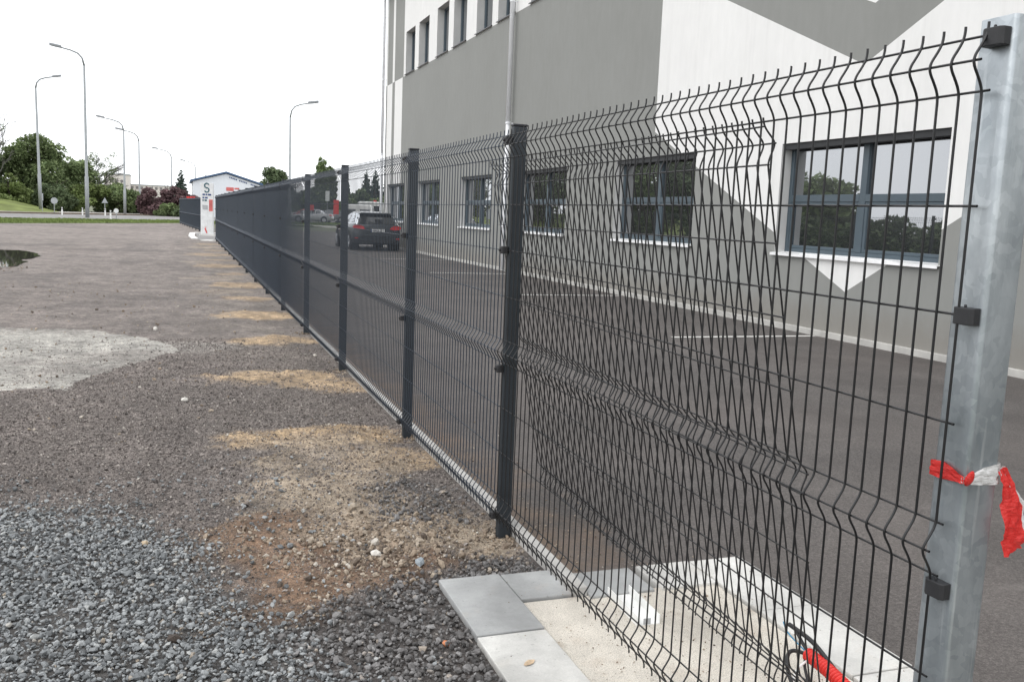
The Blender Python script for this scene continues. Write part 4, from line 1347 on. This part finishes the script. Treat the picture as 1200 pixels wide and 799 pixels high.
far_cars = [(14.3, 97, R(70), 'paint_silver', 'silver car at the far kerb below the white post sign'),
            (10.6, 103, R(60), 'paint_white', 'white far car seen through the mesh left of the silver one'),
            (12.4, 112, R(75), 'paint_silver', 'pale silver far car behind the white one under the trees'),
            (15.6, 112, R(72), 'paint_red', 'red far car below the white post sign'),
            (17.5, 106, R(80), 'paint_grey', 'dark grey far car next to the tall red banner'),
            (9.0, 92, R(62), 'paint_grey', 'grey far car nearest the far end of the mesh fence')]
for x, y, rz, pt, lb in far_cars:
    car('parked_car', (x, y, 0.0), rz, M[pt], lb, 'saloon', 'far cars seen through the mesh fence', detail=False)

# ------------------------------------------------------------------ the far road and its verges (left background)
plane('grass_verge', [(-44, -6), (-10.4, 52.5), (-5.0, 62.5), (-0.6, 70.5), (0.6, 72), (9.0, 73), (12, 80), (-0.2, 81.5), (-12.5, 65.4), (-44, 14)], 0.010, M['turf'])
plane('road', [(-70, -10), (-44, 14.5), (-12.5, 65.5), (-0.2, 82), (26, 117), (60, 160), (48, 170), (0, 110.5), (-16, 86), (-70, 4)], 0.014, M['road'])
plane('yard_grass', [(9.0, 73.5), (12.0, 74.0), (24, 78), (45, 92), (40, 108), (22, 100), (10, 92), (7.5, 84)], 0.018, M['yardturf'])
b = MB()
for (xa, ya), (xb, yb) in zip([(-70, 4.6), (-16, 86.4)], [(-16, 86.4), (0, 110.9)]):
    d = Vector((xb - xa, yb - ya, 0)).normalized(); n = Vector((-d.y, d.x, 0)) * .35
    b.prism([(xa, ya), (xb, yb), (xb + n.x, yb + n.y), (xa + n.x, ya + n.y)], 0.0, .15, 'z')
tag(b.build('road_kerb', M['brownkerb']), kind='structure')
plane('pavement', [(-70, 6), (-16.4, 87), (-0.3, 112), (5, 117), (2, 135), (-20, 117), (-70, 40)], 0.022, M['pavement'])

# white kerbs at the driveway and inside the yard
def kerb_run(pts, wd, z1, mat, name):
    """separate kerb stones about a metre long, in one structure"""
    root = None
    for (xa, ya), (xb, yb) in zip(pts, pts[1:]):
        A, Bv = Vector((xa, ya, 0)), Vector((xb, yb, 0)); d = (Bv - A); L = d.length; d.normalize(); n = Vector((-d.y, d.x, 0)) * wd
        k = max(1, int(L / 1.0))
        for i in range(k):
            p, q_ = A + d * (L * i / k + .004), A + d * (L * (i + 1) / k - .004)
            b = MB(); b.prism([(p.x, p.y), (q_.x, q_.y), (q_.x + n.x, q_.y + n.y), (p.x + n.x, p.y + n.y)], -.05, z1, 'z')
            o = b.build(name if root is None else 'kerb_stone', mat, root)
            if root is None:
                root = tag(o, kind='structure')
kerb_run([(-.55, 35.2), (-.1, 34.75), (.3, 34.7)], .35, .045, M['whitekerb'], 'driveway_kerb')
kerb_run([(-.62, 36.5), (-.72, 40), (-.62, 44.5), (-.3, 45.4), (.5, 45.6)], .26, .045, M['whitekerb'], 'driveway_kerb')
kerb_run([(7.2, 75.5), (9.0, 74.4), (11.0, 72.5), (12.4, 66), (12.9, 58)], .35, .12, M['whitekerb'], 'yard_kerb')
plane('driveway', [(-.62, 35.3), (0.4, 34.9), (0.4, 45.6), (-.3, 45.3), (-.62, 44)], .016, M['road'])

# raised grassy bank left of the road
xs = np.linspace(-80, -11.5, 80); ys = np.linspace(98, 160, 50)
X, Y = np.meshgrid(xs, ys)
Z = -.02 + 1.35 * sstep(-12.2, -20.0, X + .06 * (Y - 104)) * sstep(98, 107, Y) + .12 * (fbm(X * .3, Y * .3, 91) - .5) * sstep(98, 102, Y) + .9 * sstep(-20, -34, X) * sstep(98, 112, Y)
i = np.arange(X.size).reshape(X.shape)
F = np.stack([i[:-1, :-1], i[:-1, 1:], i[1:, 1:], i[1:, :-1]], -1).reshape(-1, 4)
tag(link('grass_bank', fast_mesh('grass_bank', np.stack([X, Y, Z - .1], -1).reshape(-1, 3), F, M['verge'], True)), kind='structure')


def grass(name, poly, n, h=(.08, .22), zf=None, wd=.03):
    P_ = np.array(poly)
    x = rng.uniform(P_[:, 0].min(), P_[:, 0].max(), n * 4); y = rng.uniform(P_[:, 1].min(), P_[:, 1].max(), n * 4)
    k = poly_mask(x, y, poly); x, y = x[k][:n], y[k][:n]; n = len(x)
    z = zf(x, y) if zf else np.full(n, .01)
    hh = rng.uniform(*h, n) * (0.6 + .9 * fbm(x * .35, y * .35, 95)); a = rng.uniform(0, math.pi, n); lx, ly = rng.normal(0, .35, n) * hh, rng.normal(0, .35, n) * hh
    dx, dy = np.cos(a) * wd, np.sin(a) * wd
    V = np.stack([np.stack([x - dx, y - dy, z], 1), np.stack([x + dx, y + dy, z], 1), np.stack([x + lx, y + ly, z + hh], 1)], 1)
    F = np.arange(3 * n).reshape(n, 3)
    return tag(link(name, fast_mesh(name, V.reshape(-1, 3), F, M['grass'])), kind='stuff')


grass('grass', [(-26, 25), (-10.4, 52.5), (-5.0, 62.5), (-0.6, 70.5), (9, 73.3), (11.5, 79.5), (-0.2, 81.3), (-12.5, 65.2), (-26, 43)], 30000, (.04, .12), None, .05)
grass('grass', [(9.2, 74), (12.0, 74.5), (24, 78.5), (40, 92), (36, 106), (22, 99), (10.2, 91), (7.8, 84)], 9000, (.08, .22), None, .06)

# puddle and a grass tuft at the left edge
pud = MB()
edge = [(-11, 15.5), (-7.5, 15.6), (-5.4, 16.2), (-4.75, 17.0), (-4.62, 18.6), (-4.72, 20.4), (-4.55, 21.6), (-4.85, 22.9), (-5.5, 24.0), (-6.6, 25.0), (-9, 26), (-11.5, 25.5), (-13, 20)]
ring = []
for k_ in range(len(edge)):
    (xa, ya), (xb, yb) = edge[k_], edge[(k_ + 1) % len(edge)]
    for t_ in np.linspace(0, 1, 8, endpoint=False):
        x_, y_ = xa + (xb - xa) * t_, ya + (yb - ya) * t_
        ring.append((x_ + .5 * (float(fbm(np.array([x_ * 1.3]), np.array([y_ * 1.3]), 101)[0]) - .5), y_ + .9 * (float(fbm(np.array([x_ * 1.3]), np.array([y_ * 1.3]), 103)[0]) - .5), .009))
pud.quadface(*ring)
tag(pud.build('puddle', M['water']), kind='structure')
P = np.stack([rng.normal(-5.2, .5, 260), rng.normal(17.3, .8, 260), np.full(260, .008)], 1)
P = P[(P[:, 0] < -4.25)]
stones('puddle_stones', P, rng.lognormal(math.log(.03), .4, len(P)).clip(.015, .08), M['st_soil'], (.4, .8), .35, .4)

# ------------------------------------------------------------------ trees
def crown_pts(blobs, n):
    """leaf positions filling uneven clumps; blobs: (cx, cy, cz, rx, ry, rz)"""
    w_ = np.array([b_[3] * b_[4] * b_[5] for b_ in blobs]); w_ = w_ / w_.sum()
    out = []
    for b_, k in zip(blobs, (w_ * n).astype(int) + 1):
        d = rng.normal(size=(k, 3)); d /= np.linalg.norm(d, axis=1, keepdims=True)
        r = rng.uniform(0.25, 1.0, (k, 1)) ** .5 * (1 + .22 * (fbm(d[:, :1] * 3 + b_[0], d[:, 1:2] * 3 + d[:, 2:] * 2, 7) - .4))
        out.append(np.array(b_[:3]) + d * r * np.array(b_[3:]))
    return np.concatenate(out)


def leaves(P_, size, up=0.3):
    n = len(P_)
    size = size * 0.85
    s = size * rng.uniform(.6, 1.4, n)
    nr = rng.normal(size=(n, 3)); nr[:, 2] = np.abs(nr[:, 2]) + up; nr /= np.linalg.norm(nr, axis=1, keepdims=True)
    t = np.cross(nr, rng.normal(size=(n, 3))); t /= np.linalg.norm(t, axis=1, keepdims=True)
    u = np.cross(nr, t)
    c = P_[:, None]; S_ = s[:, None, None]
    V = np.stack([-t * 1.0, u * .55, t * 1.0, -u * .55], 1) * S_ + c
    return V.reshape(-1, 3), np.arange(4 * n).reshape(n, 4)


def tree(name, x, y, h, r, leaf, label, n=2600, z0=0.0, size=.26, shape='round', base=.18, group=None, cat='tree', trunk='bark'):
    root = empty(name, (x, y, z0), label=label, cat=cat, group=group)
    zb = h * base
    b = MB()
    tr = max(.07, h * .018)
    b.tube([(0, 0, -.3), (.05 * r, .02 * r, h * .3), (-.03 * r, .04 * r, h * .62), (.02 * r, 0, h * .9)], [tr * 1.3, tr, tr * .6, tr * .2], 8)
    for k in range(9):
        a = k * 2.4; z1 = zb + (h * .75 - zb) * (k / 9)
        e = r * (.75 - .35 * k / 9)
        b.tube([(0, 0, z1), (e * .5 * math.cos(a), e * .5 * math.sin(a), z1 + h * .09), (e * math.cos(a), e * math.sin(a), z1 + h * .19)], [tr * .5, tr * .3, tr * .1], 5)
    b.build('trunk', M[trunk], root)
    blobs = []
    if shape == 'round':
        for k in range(34):
            a = rng.uniform(0, 6.283); q_ = rng.uniform(0, 1) ** .5; zz = (k + rng.uniform(0, 1)) / 34
            prof = math.sin(math.pi * (0.10 + .84 * zz)) ** .6
            rr2 = r * .36 * rng.uniform(.75, 1.25)
            blobs.append((q_ * (r - rr2 * .6) * prof * math.cos(a), q_ * (r - rr2 * .6) * prof * math.sin(a), zb + (h - zb) * (.06 + .80 * zz), rr2, rr2, rr2 * .8))
    elif shape == 'bush':
        for k in range(22):
            a = rng.uniform(0, 6.283); q_ = rng.uniform(0, 1) ** .5
            rr2 = r * .34 * rng.uniform(.7, 1.2)
            zz = rng.uniform(.10, 1) * (1 - .45 * q_)
            blobs.append((q_ * (r - rr2 * .5) * math.cos(a), q_ * (r - rr2 * .5) * math.sin(a), h * zz * .92, rr2, rr2, rr2 * .8))
    elif shape == 'poplar':
        for k in range(20):
            zz = k / 19; a = k * 2.1; prof = (math.sin(math.pi * min(1, .12 + .8 * zz)) ** .5)
            blobs.append((r * .4 * prof * math.cos(a), r * .4 * prof * math.sin(a), zb + (h - zb) * (.06 + .9 * zz), r * .55 * prof, r * .55 * prof, h * .075))
    elif shape == 'cone':
        for k in range(34):
            zz = (k + .5) / 34; rr2 = r * (1 - zz) ** .85 + .05; a = k * 2.4
            blobs.append((rr2 * .45 * math.cos(a), rr2 * .45 * math.sin(a), zb + (h - zb) * zz, rr2 * .62, rr2 * .62, h * .035))
    v, f = leaves(crown_pts(blobs, int(n * 2.6)), size)
    link('crown', fast_mesh('crown', v, f, M[leaf]), root)
    return root


def bare_tree(x, y, h, r, label, z0=0.0, n=130, seed=3):
    root = empty('bare_tree', (x, y, z0), label=label, cat='tree')
    rd = random.Random(seed)
    tr = MB(); tr.tube([(0, 0, -.3), (.1, 0, h * .35), (0, .1, h * .6)], [.16, .11, .06], 7)
    tr.build('trunk', M['barebark'], root)
    b = MB()

    def grow(p, d, L, rad, depth):
        q_ = p + d * L
        mid = p + d * L * .5 + Vector((rd.uniform(-1, 1), rd.uniform(-1, 1), rd.uniform(-.3, .5))) * L * .08
        b.tube([p, mid, q_], [rad, rad * .75, rad * .5], 4, cap=False)
        if depth == 0:
            return
        for k in range(rd.choice((2, 3, 3))):
            nd = (d + Vector((rd.uniform(-1, 1), rd.uniform(-1, 1), rd.uniform(-.35, .65))) * .75).normalized()
            grow(q_ if k else mid, nd, L * rd.uniform(.6, .82), max(rad * .62, .022), depth - 1)
    for k in range(9):
        a = k * 2.4; z1 = h * (.22 + .40 * k / 9)
        grow(Vector((0, 0, z1)), Vector((math.cos(a) * .8, math.sin(a) * .8, rd.uniform(.5, 1.1))).normalized(), h * .19, .10, 4)
    b.build('branches', M['barebark'], root)
    v, f = leaves(crown_pts([(rd.uniform(-r, r) * .7, rd.uniform(-r, r) * .7, h * rd.uniform(.45, .98), r * .22, r * .22, h * .05) for _ in range(26)], 2600), .10)
    link('crown', fast_mesh('crown', v, f, M['lf_green']), root)
    return root


G1 = 'broadleaf trees beyond the road'
tree('broadleaf_tree', -17.0, 119, 8.6, 4.3, 'lf_green', 'large round green tree beyond the road behind the leftmost lamp post', 6500, 0.3, .24, group=G1, base=.04)
tree('broadleaf_tree', -21.8, 117, 6.6, 3.4, 'lf_dark', 'dark green tree at the left edge of the view beyond the grassy bank', 3200, 0.3, .24, group=G1, base=.08)
tree('broadleaf_tree', -13.6, 123, 6.4, 3.0, 'lf_green', 'mid green tree just right of the large round tree', 3000, 0.2, .22, group=G1, base=.08)
tree('broadleaf_tree', -19.4, 113, 4.4, 2.6, 'lf_light', 'low light green tree in front of the large round tree', 2200, 0.3, .2, 'bush', group=G1)
tree('broadleaf_tree', -14.6, 114, 3.9, 2.5, 'lf_dark', 'low dark green tree right of the leftmost lamp post', 2200, 0.2, .2, 'bush', group=G1)
tree('broadleaf_tree', -11.7, 117, 4.6, 2.5, 'lf_light', 'light green bushy tree behind the tallest lamp post', 2400, 0.1, .2, 'bush', group=G1)
tree('broadleaf_tree', -9.4, 121, 4.6, 2.5, 'lf_green', 'bushy green tree between the tallest lamp and the lamp pair', 2400, 0.1, .2, 'bush', group=G1)
tree('broadleaf_tree', -8.4, 118, 3.8, 2.3, 'lf_green', 'mid green bushy tree behind the lamp pair', 2000, 0.1, .2, 'bush', group=G1)
tree('broadleaf_tree', -6.6, 121, 3.0, 2.1, 'lf_dark', 'small dark green tree left of the purple shrubs', 1800, 0.1, .2, 'bush', group=G1)
bare_tree(-21.8, 112, 10.6, 3.4, 'nearly leafless grey tree cut by the left edge of the view', .3, seed=4)
bare_tree(-11.0, 126, 7.4, 2.6, 'nearly leafless tree standing behind the tallest lamp post', .2, seed=8)
G2 = 'purple leaved shrubs beyond the road'
tree('plum_tree', -4.2, 106, 3.5, 1.9, 'lf_plum', 'purple leaved shrub leftmost of the purple group', 2400, .1, .17, 'bush', group=G2, cat='shrub')
tree('plum_tree', -2.6, 108, 4.2, 1.8, 'lf_plum', 'tallest purple leaved shrub in the middle of the purple group', 2400, .1, .17, 'bush', group=G2, cat='shrub')
tree('plum_tree', -0.7, 107, 3.6, 1.8, 'lf_plum', 'purple leaved shrub rightmost of the group beside the blue edged building', 2200, .1, .17, 'bush', group=G2, cat='shrub')
tree('green_shrub', -2.6, 104.2, 1.5, 1.3, 'lf_green', 'yellowish green shrub at the foot of the purple shrubs', 1200, .05, .15, 'bush', cat='shrub')
tree('green_shrub', -0.9, 103.5, 1.6, 1.4, 'lf_dark', 'dark green shrub at the foot of the rightmost purple shrub', 1000, .05, .15, 'bush', cat='shrub')
tree('fir_tree', -1.2, 121, 5.7, 1.5, 'lf_conifer', 'small dark fir peeking above the purple shrubs', 1700, .1, .17, 'cone', .05)
G3 = 'trees seen through the mesh fence'
tree('broadleaf_tree', 11.2, 128, 6.9, 2.6, 'lf_dark', 'round dark tree above the fence top right of the blue edged building', 3000, .1, .24, group=G3)
tree('poplar_tree', 17.3, 127, 8.2, 1.25, 'lf_green', 'tall narrow poplar rising left of the dark car', 1900, .1, .22, 'poplar', group=G3)
tree('poplar_tree', 18.7, 128, 7.2, 1.1, 'lf_green', 'shorter poplar just right of the tall narrow poplar', 1600, .1, .22, 'poplar', group=G3)
for x, y, h, r, lf_, lb in ((13.8, 127, 6.0, 2.6, 'lf_dark', 'dark bushy tree left of the tall narrow poplar'), (15.4, 126, 4.6, 2.2, 'lf_green', 'low green tree in front of the tall poplar'),
                            (8.6, 132, 4.8, 2.3, 'lf_dark', 'dark tree just past the roof of the blue edged building'), (20.4, 124, 3.6, 2.2, 'lf_green', 'low bushy tree behind the smaller white van'),
                            (22.6, 126, 4.6, 2.4, 'lf_dark', 'low dark tree behind the taller white van'), (17.6, 131, 5.6, 2.6, 'lf_dark', 'bushy dark tree closing the gap behind both poplars'), (11.6, 123, 4.6, 2.2, 'lf_green', 'bushy green tree in front of the round dark tree'), (24.8, 127, 4.9, 2.4, 'lf_green', 'bushy green tree at the foot of the fir pair')):
    tree('broadleaf_tree', x, y, h, r, lf_, lb, 2000, .1, .24, 'bush', group=G3)
for x, y, h, r, lb in ((21.5, 130, 5.5, .9, 'slim fir standing left of the fir pair by the building corner'), (23.8, 128, 7.2, 1.5, 'tall fir left of the building corner downpipe'), (25.5, 130, 7.4, 1.7, 'broad fir closest to the building corner downpipe'), (27.6, 131, 7.0, 1.8, 'fir half hidden behind the building corner')):
    tree('fir_tree', x, y, h, r, 'lf_conifer', lb, 1900, .1, .22, 'cone', .05, group=G3)
# trees farther left, along the road: outside the frame, mirrored in the windows
spots = [(-27, 106, 9.5, 4.6, 'lf_dark', 'beside the bare tree'), (-30, 96, 10.5, 5.0, 'lf_dark', 'second from the bare tree'), (-32, 86, 10.0, 5.0, 'lf_green', 'third from the bare tree'), (-33.5, 77, 9.5, 4.6, 'lf_dark', 'fourth from the bare tree'),
         (-35, 68, 8.0, 4.2, 'lf_dark', 'fifth from the bare tree'), (-37, 62, 6.0, 3.2, 'lf_green', 'sixth from the bare tree'), (-39, 47, 3.2, 3.2, 'lf_dark', 'low one before the hedge'), (-40.5, 38, 3.2, 3.0, 'lf_dark', 'lowest beside the hedge'), (-42, 30, 3.6, 3.0, 'lf_green', 'last along the road')]
for x, y, h, r, lf_, lb in spots:
    tree('roadside_tree', x, y, h, r, lf_, 'green roadside tree left of the view, ' + lb, 2200, 0, .36, 'round' if h > 5 else 'bush', .02, group='roadside trees left of the view')
for k, (x, y) in enumerate(((-34, 52), (-35.5, 45), (-37, 38), (-38.5, 31), (-32.6, 60))):
    tree('roadside_bush', x, y, 2.3, 3.6, 'lf_dark', 'dark roadside bush left of the view, ' + ('second', 'third', 'fourth', 'fifth', 'first')[k] + ' along the road', 1500, 0, .26, 'bush', .0, group='roadside bushes left of the view', cat='bush')

# ------------------------------------------------------------------ street lamps
def lamp(x, y, z0, h, arm, label, lean_=0.0, r=.115):
    """arm: signed reach in x of the outreach bracket"""
    root = empty('street_lamp', (x, y, z0), label=label, cat='street lamp', group='street lamps along the road')
    root.rotation_euler = (0, lean_, 0)
    hb = h - 1.25 if abs(arm) > .1 else h
    b = MB(); b.tube([(0, 0, -.3), (0, 0, h * .25), (0, 0, h * .251), (0, 0, hb)], [r * 1.35, r * 1.3, r, r * .72], 10)
    b.build('pole', M['lamp'], root, smooth=True)
    pts = [(0, 0, hb), (arm * .06, 0, hb + .55), (arm * .2, 0, hb + .9), (arm * .45, 0, hb + 1.1), (arm * .80, 0, hb + 1.25)]
    b = MB(); b.tube(pts, [r * .7, r * .62, r * .58, r * .55, r * .5], 8); b.build('arm', M['lamp'], root, smooth=True)
    a0 = arm * .76; sg = 1 if arm > 0 else -1
    b = MB()
    b.loft([[(a0 + sg * t_, wy * .2, hb + 1.25 + t_ * .16 + wz) for wy, wz in ((-wd, -.06), (-wd, .06), (-wd * .5, .15), (wd * .5, .15), (wd, .06), (wd, -.06))] for t_, wd in ((0, .5), (.2, 1.0), (.6, 1.1), (.85, .6))])
    b.build('lamp_head', M['lamphead'], root)
    return root


lamp(-8.37, 78, 0.0, 13.2, -2.1, 'tallest street lamp standing at the near edge of the road')
lamp(-15.2, 105, .6, 13.4, 2.1, 'leftmost street lamp with its arm pointing right', -.012, .135)
lamp(-7.22, 110, .1, 10.5, -2.6, 'street lamp right of the tallest one, left of its close pair')
lamp(-6.03, 120, .1, 10.0, -2.4, 'street lamp right of its close pair before the purple shrubs')
lamp(-2.52, 150, .1, 9.6, -2.6, 'far street lamp rising behind the purple shrubs')
lamp(1.45, 180, .1, 9.3, -2.4, 'farthest small street lamp above the white blue edged building')
lamp(7.28, 75, 0.0, 10.1, 1.9, 'street lamp behind the mesh fence with its arm pointing right', 0, .10)

# ------------------------------------------------------------------ entrance totem sign
tot = empty('entrance_sign', (-.14, 41, .0), R(-20), label='narrow white entrance sign column with an S shaped emblem between the two fences', cat='sign')
b = MB(); b.box(-.29, .29, -.06, .06, .1, 2.42); b.build('column', M['signwhite'], tot, bevel=.01)
b = MB(); b.box(-.34, .34, -.12, .12, -.1, .1); b.build('plinth', M['whitekerb'], tot)
def arc(cx, cz, r, a0, a1, wd, n=18):
    q_ = MB()
    for i in range(n):
        a, c_ = R(a0 + (a1 - a0) * i / n), R(a0 + (a1 - a0) * (i + 1) / n)
        q_.prism([(cx + (r + s) * math.cos(t_), cz + (r + s) * math.sin(t_)) for t_, s in ((a, -wd), (a, wd), (c_, wd), (c_, -wd))], -.075, -.0602, 'y')
    return q_
SC = 2.22
sm = arc(0, SC + .09, .10, 20, 270, .026); s2 = arc(0, SC - .11, .10, 90, -160, .026)
off = len(sm.v); sm.v += s2.v; sm.f += [tuple(i + off for i in f_) for f_ in s2.f]
sm.build('emblem', M['teal'], tot)
tri = MB()
for z, segs, mt in ((1.86, ((-.20, -.08), (-.05, .02), (.05, .20)), 'blue'), (1.72, ((-.20, -.12), (-.09, .04)), 'blue'), (1.60, ((-.20, -.14), (-.11, 0)), 'teal')):
    q_ = MB()
    for a, c_ in segs:
        q_.box(a, c_, -.066, -.0602, z, z + .075)
    q_.build('print_mark', M[mt], tot)
for (a, c_, z0_, z1_), mt, nm in (((-.20, .04, 1.22, 1.42), 'greyprint', 'info_panel'), ((.10, .27, 1.15, 1.68), 'palered', 'red_panel'), ((-.20, .02, .42, 1.15), 'signwhite', 'white_panel'), ((.08, .26, .42, 1.08), 'signwhite', 'white_panel')):
    q_ = MB(); q_.box(a, c_, -.067, -.0602, z0_, z1_); q_.build(nm, M[mt], tot)
q_ = MB(); q_.prism([(-.06, .42), (-.01, .42), (-.05, .16 + .22), (-.10, .16 + .24)], -.0685, -.0602, 'y'); q_.prism([(-.12, .36), (-.05, .36), (.02, .14), (-.03, .14)], -.069, -.0602, 'y')
q_.build('arrow_mark', M['red'], tot)

# red and white small signs in the background
def pole_sign(name, x, y, z0, z1, w_, hgt, mat, label, shape='rect', rz=0.0, cat='sign', ph=None):
    root = empty(name, (x, y, z0), rz, label=label, cat=cat)
    b = MB(); b.tube([(0, 0, -.2), (0, 0, z1 - z0)], .035, 8); b.build('post', M['lamp'], root)
    b = MB()
    zc = z1 - z0 - hgt / 2
    if shape == 'rect':
        b.box(-w_ / 2, w_ / 2, -.05, -.036, zc - hgt / 2, zc + hgt / 2)
    elif shape == 'round':
        b.tube([(0, -.05, zc), (0, -.036, zc)], w_ / 2, 24)
    else:
        b.prism([(-w_ / 2, zc - hgt / 2), (w_ / 2, zc - hgt / 2), (0, zc + hgt / 2)], -.05, -.036, 'y')
    b.build('plate', M[mat], root)
    return root


pole_sign('post_sign', 13.4, 95, 0, 3.4, .42, 1.05, 'signwhite', 'narrow white sign on a thin post seen through the mesh')
pole_sign('banner', 14.3, 95, 0, 2.5, .55, 1.5, 'red', 'tall red banner sign left of the dark car', cat='banner')
pole_sign('banner', 18.45, 95, 0, 2.65, .35, .6, 'red', 'small red sign on a post above the taller white van', cat='sign')
pole_sign('banner', 12.0, 97, 0, 1.9, .5, .6, 'red', 'small red sign at the left of the dark hoarding', cat='sign')
hoard = empty('hoarding', (12.75, 100, 0), label='low dark hoarding between the red signs far behind the fence', cat='hoarding')
b = MB(); b.box(-.65, .65, -.05, .05, .4, 2.15); b.build('board', M['casing'], hoard)
for sx in (-.6, .6):
    b = MB(); b.box(sx - .04, sx + .04, -.04, .04, -.1, .4); b.build('leg', M['lamp'], hoard)
pole_sign('road_sign', -12.85, 96, .3, 1.55, .62, .62, 'signgrey', 'round road sign seen beside the leftmost lamp post', 'round', R(20), 'road sign')
pole_sign('road_sign', -13.9, 96, .4, 1.9, .28, .7, 'signgrey', 'narrow road sign edge left of the leftmost lamp post', 'rect', R(75), 'road sign')
pole_sign('road_sign', -8.4, 97, .1, 1.75, .6, .55, 'signgrey', 'triangular road sign right of the tallest lamp post', 'tri', R(10), 'road sign')
pole_sign('road_sign', -18.05, 97, .7, 2.2, .42, 1.1, 'signgrey', 'grey road sign at the far left edge on the grassy bank', 'rect', R(10), 'road sign')
pole_sign('road_sign', -6.1, 76, 0, .86, .36, .36, 'signwhite', 'white disc traffic sign on the near grass verge beside a bollard', 'round', 0, 'road sign')
for x, y, lb in ((-11.3, 88, 'white marker post leftmost on the far side of the road'), (-9.9, 91, 'white marker post just left of the tallest lamp'), (-8.1, 93, 'white marker post below the triangular road sign'), (-6.45, 75, 'short white bollard on the near verge by the white disc sign')):
    root = empty('marker_post', (x, y, .02), label=lb, cat='marker post', group='white marker posts along the road')
    b = MB(); b.prism([(-.06, -.05), (.06, -.05), (.05, .05), (-.05, .05)], -.1, .68, 'z'); b.build('post', M['white_paint'], root)
    b = MB(); b.box(-.063, .063, -.053, .053, .50, .62); b.build('dark_band', M['casing'], root)
    b = MB(); b.box(-.03, .03, -.056, -.0535, .52, .60); b.build('reflector', M['signwhite'], root)

# white gabled building with blue roof edge
wb = empty('gabled_building', (3.9, 112, 0), label='white gabled building with a blue roof edge beyond the fence', cat='building')
b = MB(); b.prism([(-3.75, -.2), (3.95, -.2), (3.95, 4.05), (0, 5.2), (-3.75, 4.15)], 0, 16, 'y'); b.build('wall', M['cladding'], wb)
for (xa, za), (xb, zb) in (((-4.05, 4.12), (0, 5.28)), ((0, 5.28), (4.25, 4.02))):
    b = MB(); b.prism([(xa, za), (xb, zb), (xb, zb + .20), (xa, za + .20)], -.25, 16.2, 'y'); b.build('roof', M['blueroof'], wb)
for i in range(17):
    if i in (5, 11, 12):
        continue
    q_ = MB()
    t_ = .35 + i * .19; z_ = 5.28 - 1.26 * t_ / 4.25 - .42
    q_.prism([(t_, z_ - .03), (t_ + .12, z_ - .065), (t_ + .12, z_ + .12 - .03), (t_, z_ + .14)], -.03, -.001, 'y')
    q_.build('letter', M['blue'], wb)
q_ = MB(); q_.box(.0, .85, -.05, -.001, 3.2, 3.62); q_.build('red_sign', M['palered'], wb)
q_ = MB(); q_.box(.95, 1.5, -.04, -.001, 3.4, 3.6); q_.build('red_sign', M['palered'], wb)
q_ = MB(); q_.tube([(-2.3, .6, 4.5), (-2.3, .6, 5.0)], .07, 8); q_.build('roof_vent', M['lamp'], wb)
pole_sign('banner', -.55, 70, 0, 2.0, .6, .9, 'red', 'small red board left of the entrance sign column', cat='sign')

# apartment blocks far away
for x, y, wd, h, lb in ((-17.0, 262, 6.2, 8.4, 'taller pale apartment block far left behind the trees'), (-8.2, 268, 12.0, 6.0, 'long pale apartment block far behind the purple shrubs')):
    ap = empty('apartment_block', (x, y, 0), label=lb, cat='building', group='pale apartment blocks far away')
    b = MB(); b.box(-wd / 2, wd / 2, 0, 9, -.2, h); b.build('wall', M['panelwall'], ap)
    b = MB(); b.box(-wd / 2 - .15, wd / 2 + .15, -.15, 9.1, h, h + .25); b.build('roof', M['signgrey'], ap)
    nr, nc = int(h / 1.45), int(wd / 1.25)
    for r_ in range(nr):
        for c_ in range(nc):
            q_ = MB(); xx = -wd / 2 + .7 + c_ * 1.22; zz = .7 + r_ * 1.42
            q_.box(xx - .32, xx + .32, -.04, -.002, zz, zz + .7); q_.build('window', M['apwin'], ap)
